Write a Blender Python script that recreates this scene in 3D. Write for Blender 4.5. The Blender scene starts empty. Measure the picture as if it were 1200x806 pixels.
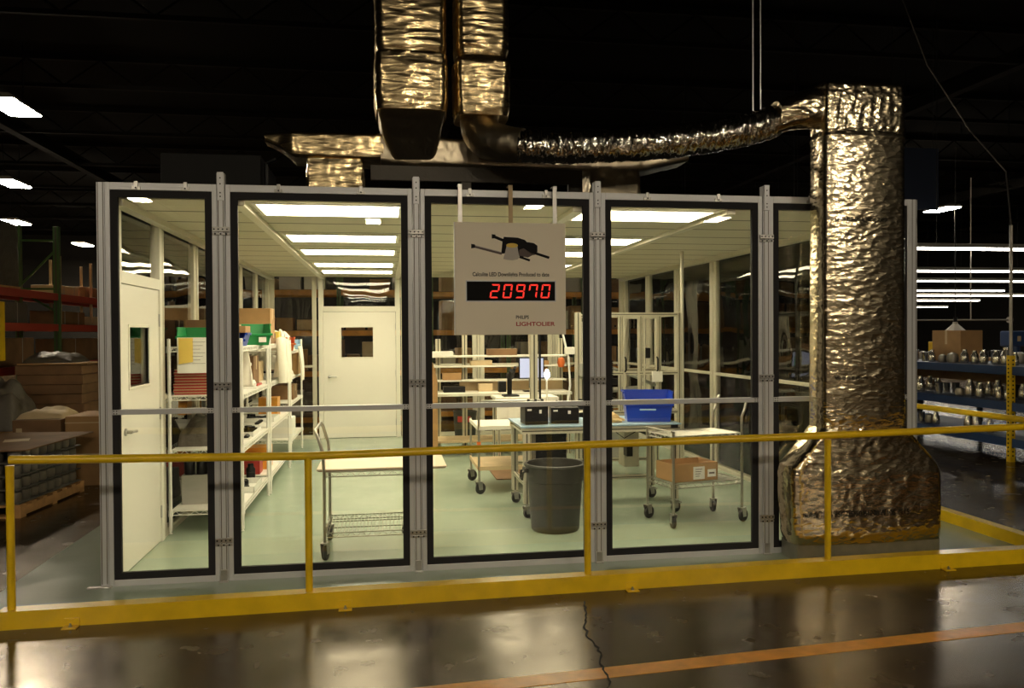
import bpy, bmesh, math, random
from mathutils import Vector, Matrix, noise
random.seed(7)
sc = bpy.context.scene
COL = sc.collection
PI = math.pi
V = Vector

# ------------------------------------------------------------------ materials
def mat(name, col, rough=.5, metal=0., emit=None, estr=0., bump=None, var=None, spec=None, trans=0., alpha=None, coat=0.):
    """col; bump=(scale, strength, stretch xyz); var=(scale, amount) colour mottling"""
    m = bpy.data.materials.new(name); m.use_nodes = True
    nt = m.node_tree; b = nt.nodes['Principled BSDF']
    b.inputs['Base Color'].default_value = (*col, 1)
    b.inputs['Roughness'].default_value = rough
    b.inputs['Metallic'].default_value = metal
    if spec is not None: b.inputs['Specular IOR Level'].default_value = spec
    if coat: b.inputs['Coat Weight'].default_value = coat; b.inputs['Coat Roughness'].default_value = .12
    if emit:
        b.inputs['Emission Color'].default_value = (*emit, 1); b.inputs['Emission Strength'].default_value = estr
    if var or bump:
        tc = nt.nodes.new('ShaderNodeTexCoord')
    if var:
        n = nt.nodes.new('ShaderNodeTexNoise'); n.inputs['Scale'].default_value = var[0]; n.inputs['Detail'].default_value = 5
        nt.links.new(tc.outputs['Object'], n.inputs['Vector'])
        r = nt.nodes.new('ShaderNodeMapRange'); r.inputs[1].default_value = .3; r.inputs[2].default_value = .7
        r.inputs[3].default_value = 1 - var[1]; r.inputs[4].default_value = 1 + var[1]
        nt.links.new(n.outputs['Fac'], r.inputs[0])
        mx = nt.nodes.new('ShaderNodeVectorMath'); mx.operation = 'SCALE'; mx.inputs[0].default_value = col
        nt.links.new(r.outputs[0], mx.inputs['Scale']); nt.links.new(mx.outputs[0], b.inputs['Base Color'])
    if bump:
        n2 = nt.nodes.new('ShaderNodeTexNoise'); n2.inputs['Scale'].default_value = bump[0]; n2.inputs['Detail'].default_value = 4
        mp = nt.nodes.new('ShaderNodeMapping')
        if len(bump) > 2: mp.inputs['Scale'].default_value = bump[2]
        nt.links.new(tc.outputs['Object'], mp.inputs['Vector']); nt.links.new(mp.outputs[0], n2.inputs['Vector'])
        bp = nt.nodes.new('ShaderNodeBump'); bp.inputs['Strength'].default_value = bump[1]; bp.inputs['Distance'].default_value = .02
        nt.links.new(n2.outputs['Fac'], bp.inputs['Height']); nt.links.new(bp.outputs[0], b.inputs['Normal'])
    return m

def glassmat(name, tint=(.97, .97, .95), wave=0., gloss=1.0, wscale=1.2):
    m = bpy.data.materials.new(name); m.use_nodes = True; nt = m.node_tree
    nt.nodes.remove(nt.nodes['Principled BSDF']); out = nt.nodes['Material Output']
    t = nt.nodes.new('ShaderNodeBsdfTransparent'); t.inputs[0].default_value = (*tint, 1)
    g = nt.nodes.new('ShaderNodeBsdfGlossy'); g.inputs['Roughness'].default_value = .0
    g.inputs[0].default_value = (gloss, gloss, gloss, 1)
    f = nt.nodes.new('ShaderNodeFresnel'); f.inputs[0].default_value = 1.45
    mx = nt.nodes.new('ShaderNodeMixShader')
    nt.links.new(f.outputs[0], mx.inputs[0]); nt.links.new(t.outputs[0], mx.inputs[1]); nt.links.new(g.outputs[0], mx.inputs[2])
    nt.links.new(mx.outputs[0], out.inputs[0])
    if wave:
        tc = nt.nodes.new('ShaderNodeTexCoord'); n = nt.nodes.new('ShaderNodeTexNoise'); n.inputs['Scale'].default_value = wscale
        n.inputs['Detail'].default_value = 1
        nt.links.new(tc.outputs['Object'], n.inputs['Vector'])
        bp = nt.nodes.new('ShaderNodeBump'); bp.inputs['Strength'].default_value = wave; bp.inputs['Distance'].default_value = .05
        nt.links.new(n.outputs['Fac'], bp.inputs['Height']); nt.links.new(bp.outputs[0], g.inputs['Normal'])
    return m

def foilmat(name, col=(.78, .69, .5), rough=.24, stretch=(1, 1, 1), scale=14, strength=.5):
    m = bpy.data.materials.new(name); m.use_nodes = True; nt = m.node_tree; b = nt.nodes['Principled BSDF']
    b.inputs['Base Color'].default_value = (*col, 1); b.inputs['Metallic'].default_value = 1; b.inputs['Roughness'].default_value = rough
    tc = nt.nodes.new('ShaderNodeTexCoord'); mp = nt.nodes.new('ShaderNodeMapping'); mp.inputs['Scale'].default_value = stretch
    nt.links.new(tc.outputs['Object'], mp.inputs[0])
    n = nt.nodes.new('ShaderNodeTexNoise'); n.inputs['Scale'].default_value = scale; n.inputs['Detail'].default_value = 6
    n.inputs['Distortion'].default_value = .6
    try: n.noise_type = 'RIDGED_MULTIFRACTAL'
    except Exception: pass
    v = nt.nodes.new('ShaderNodeTexVoronoi'); v.inputs['Scale'].default_value = scale * .9; v.feature = 'F1'
    nt.links.new(mp.outputs[0], n.inputs['Vector']); nt.links.new(mp.outputs[0], v.inputs['Vector'])
    ad = nt.nodes.new('ShaderNodeMath'); ad.operation = 'ADD'
    nt.links.new(n.outputs['Fac'], ad.inputs[0]); nt.links.new(v.outputs['Distance'], ad.inputs[1])
    bp = nt.nodes.new('ShaderNodeBump'); bp.inputs['Strength'].default_value = strength; bp.inputs['Distance'].default_value = .012
    nt.links.new(ad.outputs[0], bp.inputs['Height']); nt.links.new(bp.outputs[0], b.inputs['Normal'])
    return m

def floormat(name, c1, c2, scale, r1, r2, bump=.05, coat=0.):
    m = bpy.data.materials.new(name); m.use_nodes = True; nt = m.node_tree; b = nt.nodes['Principled BSDF']
    tc = nt.nodes.new('ShaderNodeTexCoord')
    n = nt.nodes.new('ShaderNodeTexNoise'); n.inputs['Scale'].default_value = scale; n.inputs['Detail'].default_value = 9; n.inputs['Roughness'].default_value = .65
    nt.links.new(tc.outputs['Object'], n.inputs['Vector'])
    cr = nt.nodes.new('ShaderNodeValToRGB'); cr.color_ramp.elements[0].position = .32; cr.color_ramp.elements[1].position = .7
    cr.color_ramp.elements[0].color = (*c1, 1); cr.color_ramp.elements[1].color = (*c2, 1)
    nt.links.new(n.outputs['Fac'], cr.inputs[0]); nt.links.new(cr.outputs[0], b.inputs['Base Color'])
    n2 = nt.nodes.new('ShaderNodeTexNoise'); n2.inputs['Scale'].default_value = scale * 4; n2.inputs['Detail'].default_value = 6
    nt.links.new(tc.outputs['Object'], n2.inputs['Vector'])
    mr = nt.nodes.new('ShaderNodeMapRange'); mr.inputs[1].default_value = .3; mr.inputs[2].default_value = .7; mr.inputs[3].default_value = r1; mr.inputs[4].default_value = r2
    nt.links.new(n2.outputs['Fac'], mr.inputs[0]); nt.links.new(mr.outputs[0], b.inputs['Roughness'])
    bp = nt.nodes.new('ShaderNodeBump'); bp.inputs['Strength'].default_value = bump; bp.inputs['Distance'].default_value = .01
    nt.links.new(n2.outputs['Fac'], bp.inputs['Height']); nt.links.new(bp.outputs[0], b.inputs['Normal'])
    if coat: b.inputs['Specular Tint'].default_value = (1, .68, .33, 1)
    return m

M = dict(
    alum=mat('aluminium', (.62, .63, .65), .40, .35),
    alum_in=mat('pale_aluminium', (.66, .62, .50), .38, .4),
    gasket=mat('dark_gasket', (.022, .021, .023), .65, spec=.2),
    steel=mat('steel_hardware', (.45, .44, .42), .3, .8),
    chrome=mat('chrome_wire', (.46, .44, .38), .30, .9),
    slot=mat('painted_groove_shade', (.10, .09, .065), .7),  # dark strip colour standing in for the shade inside profile grooves
    hole=mat('bolt_hole', (.01, .01, .01), .8),
    glass=glassmat('clear_pane', (.985, .985, .975)),
    wavy=glassmat('wavy_clear_pane', (.97, .97, .95), .40),
    white=mat('white_paint', (.80, .77, .68), .42),
    doorw=mat('white_door_paint', (.82, .79, .71), .35),
    wirew=mat('white_wire_coating', (.82, .80, .74), .4),
    yellow=mat('safety_yellow_paint', (.80, .52, .010), .28, bump=(60, .06), var=(6, .12)),
    galv=mat('galvanised_metal', (.42, .42, .36), .35, .85, var=(9, .15)),
    foil=foilmat('crinkled_foil', (.82, .70, .48), .21, (.8, .8, 1.5), 21, .27),
    foil_h=foilmat('foil_with_level_creases', (.82, .65, .37), .25, (.6, .6, 2.2), 12, .32),
    foil_d=foilmat('dull_foil', (.62, .54, .40), .34, (1.5, 1.5, 1), 9, .4),
    flex=foilmat('flexible_foil', (.86, .82, .72), .16, (2.2, .8, .8), 20, .9),
    ink=mat('black_ink', (.008, .008, .007), .7, spec=.1),
    sign=mat('sign_board', (.90, .82, .66), .5),
    signedge=mat('sign_edge_white', (.85, .83, .78), .4),
    red_led=mat('red_led_digit', (.3, .01, .01), .5, emit=(1, .035, .02), estr=1.0),
    black=mat('black_plastic', (.007, .007, .008), .35, spec=.25),
    blackm=mat('black_matt', (.009, .009, .009), .8),
    red_ink=mat('red_ink', (.45, .02, .02), .5),
    printdark=mat('print_dark', (.012, .011, .012), .6, spec=.1),
    display=mat('display_black', (.004, .004, .004), .5, spec=.08),
    printgrey=mat('print_grey', (.14, .11, .10), .6, spec=.1),
    printcone=mat('print_reflector', (.46, .42, .37), .4),
    printyel=mat('print_lens_yellow', (.75, .52, .05), .4),
    rubber=mat('dark_rubber', (.03, .028, .028), .55),
    bingrey=mat('grey_bin_plastic', (.034, .032, .026), .5, bump=(80, .05)),
    blue=mat('blue_bin_plastic', (.008, .05, .46), .3),
    green=mat('green_bin_plastic', (.01, .26, .07), .35),
    redbox=mat('red_tray', (.42, .035, .025), .45),
    card=mat('cardboard', (.42, .24, .10), .75, var=(5, .12)),
    cardl=mat('pale_cardboard', (.62, .47, .28), .7, var=(5, .1)),
    carddk=mat('brown_cardboard', (.22, .12, .055), .8, var=(4, .2)),
    paper=mat('white_paper', (.84, .83, .78), .6),
    yellowp=mat('yellow_paper', (.80, .58, .12), .6),
    cloth=mat('white_cloth', (.84, .80, .70), .8, bump=(14, .4)),
    board=mat('tan_board', (.75, .62, .46), .5, var=(3, .06)),
    bluetop=mat('blue_work_mat', (.30, .44, .58), .45),
    tanl=mat('tan_leather', (.66, .46, .22), .7, bump=(25, .4)),
    orange=mat('orange_floor_paint', (.78, .33, .04), .35, bump=(20, .05), var=(7, .2)),
    greenp=mat('green_rack_paint', (.07, .16, .045), .45),
    redp=mat('red_beam_paint', (.45, .05, .028), .45),
    bluep=mat('blue_shelf_paint', (.02, .055, .16), .45),
    wood=mat('pallet_wood', (.50, .27, .10), .75, var=(8, .2)),
    darkwrap=mat('dark_wrap', (.10, .085, .065), .5, bump=(18, .5)),
    pot=mat('spun_metal', (.62, .58, .50), .22, .95),
    potdull=mat('dull_metal', (.34, .31, .27), .4, .8),
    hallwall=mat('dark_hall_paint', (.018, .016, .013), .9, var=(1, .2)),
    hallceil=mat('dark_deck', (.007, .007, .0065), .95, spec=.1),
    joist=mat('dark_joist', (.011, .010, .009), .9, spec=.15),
    machine=mat('machine_frame', (.62, .58, .45), .38, .4),
    grayp=mat('grey_panel', (.40, .39, .35), .5),
    screen=mat('lit_screen', (.1, .1, .1), .4, emit=(.62, .66, .85), estr=.9),
    screen_green=mat('green_shape_on_screen', (.05, .3, .08), .4, emit=(.05, .45, .12), estr=.5),
    bulb=mat('lit_bulb', (1, 1, 1), .3, emit=(1, .98, .9), estr=14),
    lit_in=mat('lit_ceiling_diffuser', (.9, .9, .85), .4, emit=(1, .885, .60), estr=15),
    lit_hall=mat('lit_hall_tubes', (.9, .9, .9), .4, emit=(1, .85, .62), estr=160),
    lit_tube=mat('lit_white_tubes', (.9, .9, .9), .4, emit=(1, .95, .82), estr=12),
    lampshade=mat('beige_shade', (.45, .40, .32), .5),
    chairblue=mat('blue_chair_back', (.10, .22, .36), .6),
    chairpurple=mat('purple_chair_back', (.22, .16, .36), .6),
    redhose=mat('red_hose', (.5, .045, .02), .4),
    lightblue=mat('pale_blue_plastic', (.35, .55, .75), .5),
    banner=mat('dark_navy_board', (.03, .045, .09), .6),
    orangebin=mat('orange_bin_plastic', (.62, .13, .02), .4),
    greytray=mat('grey_tray', (.13, .12, .10), .5),
)
def ceilmat():
    m = mat('cleanroom_ceiling_panel', (.55, .50, .355), .6)
    nt = m.node_tree; b = nt.nodes['Principled BSDF']; tc = nt.nodes.new('ShaderNodeTexCoord'); sp = nt.nodes.new('ShaderNodeSeparateXYZ')
    nt.links.new(tc.outputs['Object'], sp.inputs[0])
    a = nt.nodes.new('ShaderNodeMath'); a.operation = 'PINGPONG'; a.inputs[1].default_value = .29; nt.links.new(sp.outputs['Y'], a.inputs[0])
    l = nt.nodes.new('ShaderNodeMath'); l.operation = 'LESS_THAN'; l.inputs[1].default_value = .019; nt.links.new(a.outputs[0], l.inputs[0])
    mx = nt.nodes.new('ShaderNodeMix'); mx.data_type = 'RGBA'; mx.inputs['A'].default_value = (.55, .50, .355, 1); mx.inputs['B'].default_value = (.06, .052, .035, 1)
    nt.links.new(l.outputs[0], mx.inputs['Factor']); nt.links.new(mx.outputs['Result'], b.inputs['Base Color'])
    return m
M['ceil'] = ceilmat()
M['concrete'] = floormat('polished_dark_concrete', (.022, .014, .007), (.055, .036, .018), 1.3, .17, .29, .0, 1)
M['epoxy'] = floormat('pale_green_epoxy', (.33, .41, .32), (.38, .455, .355), .7, .16, .26, .02)

# ------------------------------------------------------------------ mesh builder
class MB:
    def __init__(s): s.bm = bmesh.new(); s.slots = False
    def box(s, a, b, bev=0., rot=None, piv=None, mi=0):
        x0, y0, z0 = (min(a[i], b[i]) for i in range(3)); x1, y1, z1 = (max(a[i], b[i]) for i in range(3))
        r = bmesh.ops.create_cube(s.bm, size=1); vs = r['verts']
        if mi:
            s.slots = True
            for f in {f for v in vs for f in v.link_faces}: f.material_index = mi
        for v in vs:
            v.co = V(((x0 + x1) / 2 + v.co.x * (x1 - x0), (y0 + y1) / 2 + v.co.y * (y1 - y0), (z0 + z1) / 2 + v.co.z * (z1 - z0)))
        if bev:
            es = list({e for v in vs for e in v.link_edges})
            r2 = bmesh.ops.bevel(s.bm, geom=es, offset=bev, segments=2, affect='EDGES', profile=.5)
            vs = list({v for f in r2['faces'] for v in f.verts} | {v for v in vs if v.is_valid})
        if rot is not None:
            c = V(piv) if piv else V(((x0 + x1) / 2, (y0 + y1) / 2, (z0 + z1) / 2))
            R = rot if isinstance(rot, Matrix) else Matrix.Rotation(rot, 3, 'Z')
            for v in vs: v.co = R @ (v.co - c) + c
        return s
    def tube(s, pts, r, n=10, closed=False, caps=True):
        pts = [V(p) for p in pts]; N = len(pts)
        rs = r if isinstance(r, (list, tuple)) else [r] * N
        rings = []; up = V((0, 0, 1)); prev = None
        for i, p in enumerate(pts):
            if closed: t = pts[(i + 1) % N] - pts[i - 1]
            else: t = pts[min(i + 1, N - 1)] - pts[max(i - 1, 0)]
            t.normalize()
            if prev is None:
                a = t.orthogonal() if abs(t.dot(up)) > .95 else t.cross(up)
            else:
                a = prev - t * prev.dot(t)
            a.normalize(); prev = a; b = t.cross(a)
            rings.append([s.bm.verts.new(p + (a * math.cos(2 * PI * k / n) + b * math.sin(2 * PI * k / n)) * rs[i]) for k in range(n)])
        for i in range(N if closed else N - 1):
            A, B = rings[i], rings[(i + 1) % N]
            for k in range(n):
                s.bm.faces.new((A[k], A[(k + 1) % n], B[(k + 1) % n], B[k]))
        if caps and not closed:
            s.bm.faces.new(rings[0][::-1]); s.bm.faces.new(rings[-1])
        return s
    def lathe(s, prof, c=(0, 0, 0), n=28, axis=None):
        c = V(c); R = Matrix.Identity(3)
        if axis is not None: R = V((0, 0, 1)).rotation_difference(V(axis)).to_matrix()
        rings = []
        for (r, z) in prof:
            if r < 1e-5: rings.append([s.bm.verts.new(c + R @ V((0, 0, z)))])
            else: rings.append([s.bm.verts.new(c + R @ V((r * math.cos(2 * PI * k / n), r * math.sin(2 * PI * k / n), z))) for k in range(n)])
        for A, B in zip(rings, rings[1:]):
            if len(A) == 1 and len(B) == 1: continue
            for k in range(n):
                k2 = (k + 1) % n
                if len(A) == 1: s.bm.faces.new((A[0], B[k2], B[k]))
                elif len(B) == 1: s.bm.faces.new((A[k], A[k2], B[0]))
                else: s.bm.faces.new((A[k], A[k2], B[k2], B[k]))
        return s
    def prism(s, poly, d, o=(0, 0, 0)):
        """polygon given as 3-D points, extruded by vector d"""
        d = V(d); o = V(o)
        a = [s.bm.verts.new(V(p) + o) for p in poly]; b = [s.bm.verts.new(V(p) + d + o) for p in poly]
        s.bm.faces.new(a); s.bm.faces.new(b[::-1])
        for i in range(len(a)):
            j = (i + 1) % len(a); s.bm.faces.new((a[j], a[i], b[i], b[j]))
        return s
    def loft(s, rings, caps=True):
        vr = [[s.bm.verts.new(p) for p in r] for r in rings]; n = len(vr[0])
        for A, B in zip(vr, vr[1:]):
            for k in range(n): s.bm.faces.new((A[k], A[(k + 1) % n], B[(k + 1) % n], B[k]))
        if caps: s.bm.faces.new(vr[0][::-1]); s.bm.faces.new(vr[-1])
        return s
    def grid(s, fn, nu, nv):
        vs = [[s.bm.verts.new(fn(i / nu, j / nv)) for j in range(nv + 1)] for i in range(nu + 1)]
        for i in range(nu):
            for j in range(nv): s.bm.faces.new((vs[i][j], vs[i + 1][j], vs[i + 1][j + 1], vs[i][j + 1]))
        return s
    def build(s, name, m, parent=None, org=None, smooth=False, loc=None):
        bmesh.ops.recalc_face_normals(s.bm, faces=s.bm.faces)
        if org is not None:
            o = V(org)
            for v in s.bm.verts: v.co -= o
        me = bpy.data.meshes.new(name); s.bm.to_mesh(me); s.bm.free()
        me.materials.append(M[m] if isinstance(m, str) else m)
        if s.slots: me.materials.append(M['slot'])
        if smooth:
            for p in me.polygons: p.use_smooth = True
            try: me.set_sharp_from_angle(angle=math.radians(38))
            except Exception: pass
        ob = bpy.data.objects.new(name, me); COL.objects.link(ob)
        if parent is not None: ob.parent = parent
        if loc is not None: ob.location = loc
        return ob

def tag(o, label=None, cat=None, group=None, kind=None):
    if label: o['label'] = label
    if cat: o['category'] = cat
    if group: o['group'] = group
    if kind: o['kind'] = kind
    return o
def dots(par, name, m, pts, r, h=.002, ax=(0, -1, 0), n=8):
    first = None
    for p in pts:
        if first is None:
            first = MB().lathe([(0, 0), (r, 0), (r, h), (0, h)], (0, 0, 0), n, ax).build(name, m, par, loc=p)
        else:
            c = first.copy(); COL.objects.link(c); c.location = p
def thing(name, label, cat, loc=(0, 0, 0), rz=0., group=None):
    o = bpy.data.objects.new(name, None); COL.objects.link(o); o.empty_display_size = .1
    o.location = loc; o.rotation_euler = (0, 0, rz)
    return tag(o, label, cat, group)
def solo(mb, name, m, label, cat, loc, group=None, rz=0., smooth=False, local=True):
    """a thing that is one mesh; mb is in local coordinates unless local is False"""
    o = mb.build(name, m, None, None if local else loc, smooth); o.location = loc; o.rotation_euler = (0, 0, rz)
    return tag(o, label, cat, group)
def struct(mb, name, m, loc=(0, 0, 0), smooth=False):
    o = mb.build(name, m, None, loc if loc != (0, 0, 0) else None, smooth); o.location = loc
    return tag(o, kind='structure')
KIDS = {}
def kids(o): return [c for c in bpy.data.objects if c.parent == o]
def copy_tree(root, loc, rz=None, label=None, group=None):
    c = root.copy(); COL.objects.link(c); c.location = loc
    if rz is not None: c.rotation_euler = (0, 0, rz)
    if label: c['label'] = label
    if group: c['group'] = group
    for k in kids(root):
        d = k.copy(); COL.objects.link(d); d.parent = c
        for g in kids(k):
            e = g.copy(); COL.objects.link(e); e.parent = d
    return c
def text(name, body, size, loc, m, parent, rot=(PI / 2, 0, 0), align='LEFT', sx=1., bold=0., shear=0.):
    cu = bpy.data.curves.new(name, 'FONT'); cu.body = body; cu.size = size; cu.extrude = .0004; cu.align_x = align; cu.offset = bold; cu.shear = shear
    cu.materials.append(M[m]); o = bpy.data.objects.new(name, cu); COL.objects.link(o)
    bpy.context.view_layer.update()
    me = bpy.data.meshes.new_from_object(o.evaluated_get(bpy.context.evaluated_depsgraph_get())); me.name = name
    bpy.data.objects.remove(o); bpy.data.curves.remove(cu)
    o = bpy.data.objects.new(name, me); COL.objects.link(o)
    if not me.materials: me.materials.append(M[m])
    o.parent = parent; o.location = loc; o.rotation_euler = rot; o.scale = (sx, 1, 1)
    return o

# ------------------------------------------------------------------ camera
CAM = V((0, -5.77, 1.68)); YAW, PITCH, ROLL, FPX = .1555, -.0132, -.0058, 951.
F = V((math.sin(YAW) * math.cos(PITCH), math.cos(YAW) * math.cos(PITCH), math.sin(PITCH)))
R0 = V((math.cos(YAW), -math.sin(YAW), 0)); U0 = R0.cross(F)
Rv = R0 * math.cos(ROLL) + U0 * math.sin(ROLL); Uv = U0 * math.cos(ROLL) - R0 * math.sin(ROLL)
cd = bpy.data.cameras.new('camera'); cam = bpy.data.objects.new('camera', cd); COL.objects.link(cam)
cam.matrix_world = Matrix(((Rv.x, Uv.x, -F.x, CAM.x), (Rv.y, Uv.y, -F.y, CAM.y), (Rv.z, Uv.z, -F.z, CAM.z), (0, 0, 0, 1)))
cd.sensor_width = 36; cd.lens = 36 * FPX / 1200; cd.clip_end = 200
sc.camera = cam

# ------------------------------------------------------------------ the hall (setting)
struct(MB().box((-26, -32, -.2), (32, 44, 0)), 'floor', 'concrete')
struct(MB().prism([(-2.5, -.72, 0), (4.92, -.53, 0), (4.92, 7.75, 0), (-2.5, 7.75, 0)], (0, 0, .004)), 'floor_epoxy', 'epoxy')
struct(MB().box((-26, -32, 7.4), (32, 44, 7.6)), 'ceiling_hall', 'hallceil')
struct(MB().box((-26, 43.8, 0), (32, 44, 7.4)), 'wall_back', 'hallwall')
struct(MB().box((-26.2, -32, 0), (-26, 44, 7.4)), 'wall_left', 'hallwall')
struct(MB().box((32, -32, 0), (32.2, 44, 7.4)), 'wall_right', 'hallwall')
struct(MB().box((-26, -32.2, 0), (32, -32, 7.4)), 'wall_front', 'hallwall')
# roof joists (open web) and girders
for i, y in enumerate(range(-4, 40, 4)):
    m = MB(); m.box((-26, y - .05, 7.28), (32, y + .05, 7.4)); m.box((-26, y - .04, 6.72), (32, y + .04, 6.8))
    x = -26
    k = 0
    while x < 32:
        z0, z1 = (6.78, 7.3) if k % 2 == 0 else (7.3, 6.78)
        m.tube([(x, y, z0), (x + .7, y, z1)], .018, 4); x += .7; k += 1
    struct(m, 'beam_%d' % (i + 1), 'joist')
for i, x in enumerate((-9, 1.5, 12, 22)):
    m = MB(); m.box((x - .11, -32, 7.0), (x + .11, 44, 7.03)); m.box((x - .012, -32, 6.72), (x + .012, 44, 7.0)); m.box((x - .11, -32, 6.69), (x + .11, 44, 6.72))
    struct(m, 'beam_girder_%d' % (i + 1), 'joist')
# floor line and crack
m = MB(); m.prism([(-1.5, -2.17, 0), (9, -1.31, 0), (9, -1.195, 0), (-1.5, -2.05, 0)], (0, 0, .0025)); struct(m, 'floor_marking', 'orange')
m = MB(); pts = []
y = -.85; x = 1.22
while y > -3.4:
    pts.append((x, y)); y -= .035; x += random.uniform(-.018, .0145) - .0045 * 0
L = [(px - .0035 - random.random() * .003, py, .0) for px, py in pts] + [(px + .0035 + random.random() * .003, py, .0) for px, py in pts[::-1]]
for (a, b), (c, d) in zip(pts, pts[1:]):
    w = .002 + random.random() * .004
    m.prism([(a - w, b, 0), (a + w, b, 0), (c + w, d, 0), (c - w, d, 0)], (0, 0, .0035))
struct(m, 'floor_crack', 'hole')

# ------------------------------------------------------------------ the cleanroom enclosure
XL, XR, YB, ZW, ZC = -1.83, 4.04, 7.6, 2.70, 2.60
def panel(w, label, loc, rz, front=True, clips=(), transom=None, glass='glass'):
    """glazed wall panel: local x along the wall, z up, glazed in the middle"""
    t = thing('glass_wall_panel', label, 'glass panel', loc, rz, 'glazed cleanroom wall panels')
    fm = 'alum' if front else 'alum_in'
    b = .032 if front else .05
    m = MB(); d = .022
    m.box((0, -d, 0), (b, d, ZW), .003).box((w - b, -d, 0), (w, d, ZW), .003)
    m.box((b, -d, 0), (w - b, d, .045), .003).box((b, -d, ZW - .05), (w - b, d, ZW), .003)
    m.box((b, -d - .003, ZW - .028), (w - b, -d, ZW - .024))
    m.build('frame', fm, t)
    g = .046 if front else .018
    m = MB(); e = d - .006
    zb, zt = .045, ZW - .05
    m.box((b, -e, zb), (b + g, e, zt)).box((w - b - g, -e, zb), (w - b, e, zt)).box((b + g, -e, zb), (w - b - g, e, zb + g)).box((b + g, -e, zt - g), (w - b - g, e, zt))
    m.build('gasket', 'gasket' if front else 'alum_in', t)
    rail = MB().box((b, -d - .004, 1.15), (w - b, d + .004, 1.185), .003)
    rl = rail.build('crossbar', fm, t)
    if front:
        dots(rl, 'screw', 'hole', [(xx, -d - .004, zz) for xx in (b + .012, b + .030, w - b - .012, w - b - .030) for zz in (1.159, 1.176)], .004, .003)
    MB().box((b + g, -.003, zb + g), (w - b - g, .003, zt - g)).build('pane', glass, t)
    for cx in clips:
        c = MB().box((cx - .012, -d - .012, ZW - .045), (cx + .012, -d, ZW + .008), .002).box((cx - .028, -d - .009, ZW - .05), (cx + .028, -d, ZW - .025), .002)
        cl = c.build('clip', 'steel', t)
        MB().lathe([(0, 0), (.006, 0), (.006, .003), (0, .003)], (cx, -d - .012, ZW - .036), 8, (0, -1, 0)).build('screw', 'hole', cl)
    return t
FX = [-1.83, -1.09, .225, 1.535, 2.84, 4.04]
HP = .028   # half the post width
fl = ['narrow front glass pane showing the white side door', 'front glass pane with the board trolley behind it', 'front glass pane behind the hanging counter sign',
      'front glass pane with the wire cart and cardboard box behind it', 'front glass pane half hidden by the tall foil duct']
for i in range(5):
    a = FX[i] + (HP if i else .0); b = FX[i + 1] - (HP if i < 4 else .0); w = b - a
    panel(w, fl[i], (a, 0, 0), 0, True, (w * .28, w * .72))
def post(name, label, loc, cap=True, plates=True, front=True, rz=0.):
    t = thing('wall_post', label, 'post', loc, rz, 'cleanroom wall posts')
    m = MB(); h = ZW + (.075 if cap else 0)
    m.box((-HP + .002, -.03, 0), (HP - .002, .03, h), .003)
    for sx in (-1, 1): m.box((sx * .016 - .0025, -.0306, .02), (sx * .016 + .0025, -.0296, h - .12 if cap else h), mi=1)
    m.build('profile', 'alum' if front else 'alum_in', t)
    if cap:
        MB().box((-.021, -.041, ZW - .11), (.021, -.03, ZW + .08), .002).build('cap_plate', 'alum', t)
        dots(kids(t)[-1], 'bolt', 'hole', [(0, -.041, zz) for zz in (ZW - .085, ZW - .06, ZW, ZW + .04)], .005)
    if plates:
        for z in (2.39, 1.34, .28):
            p = MB().box((-.055, -.044, z - .012), (.055, -.03, z + .02), .002).box((-.055, -.040, z - .034), (.055, -.03, z - .02), .002)
            pl = p.build('connector_plate', 'steel', t)
            dots(pl, 'bolt', 'hole', [(-.042 + k * .028, -.044, z + .004) for k in range(4)] + [(-.036 + k * .036, -.040, z - .027) for k in range(3)], .006)
        MB().box((-.03, -.058, 0), (.03, -.03, .012), .002).box((-.02, -.042, 0), (.02, -.03, .085), .002).build('foot_bracket', 'steel', t)
    return t
post('wall_post', 'slim aluminium corner post in front of the white side door', (FX[0] - HP, .012, 0), False, False)
MB().box((-.10, -.07, 0), (.05, -.03, .012), .002).build('foot_bracket', 'steel', bpy.data.objects['wall_post'])
for i, l in ((1, 'aluminium post in front of the white wire shelving'), (2, 'aluminium post between the board trolley and the hanging sign'),
             (3, 'aluminium post between the grey trash can and the wire cart'), (4, 'aluminium post next to the flared base of the foil duct')):
    post('wall_post', l, (FX[i], 0, 0))
post('wall_post', 'aluminium corner post rising just behind the tall foil duct', (FX[5] + HP, .012, 0), False, False)

SP = YB / 6
# right-hand side wall (local x runs to -y after rotating -90deg; pane faces +x)
rl = ['side glass pane beside the tall foil duct, first from the front', 'side glass pane next after the one beside the foil duct', 'side glass pane with the chair backs behind it',
      'side glass pane in front of the slim foil riser', 'side glass pane behind the tall machine frame', 'last side glass pane before the rear corner, behind the machine frame']
for k in range(6):
    panel(SP - .06, rl[k], (XR, SP * k + .03, 0), PI / 2, False, glass='wavy')
rp = ['pale side post hidden by the tall foil duct', 'pale side post behind the wire cart handle', 'pale side post between the two chair backs',
      'pale side post beside the slim foil riser', 'pale side post behind the tall machine frame']
for k in range(1, 6):
    post('wall_post', rp[k - 1], (XR, SP * k, 0), False, False, False, PI / 2)
post('wall_post', 'pale rear corner post by the machine frame side', (XR, YB, 0), False, False, False)
ll = [None, 'side glass pane behind the near white wire shelving', 'side glass pane behind the middle white wire shelving', 'side glass pane behind the far white wire shelving',
      'side glass pane behind the hanging white smocks', 'last side glass pane beside the rear white door corner']
for k in range(1, 6):
    panel(SP - .06, ll[k], (XL, SP * k + .03, 0), PI / 2, False, glass='wavy')
lp = ['pale side post against the white side door frame', 'pale side post behind the green bin on the shelving', 'pale side post behind the middle shelving',
      'pale side post behind the far shelving', 'pale side post close to the rear corner by the smocks']
for k in range(1, 6):
    post('wall_post', lp[k - 1], (XL, SP * k, 0), False, False, False, PI / 2)
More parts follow.
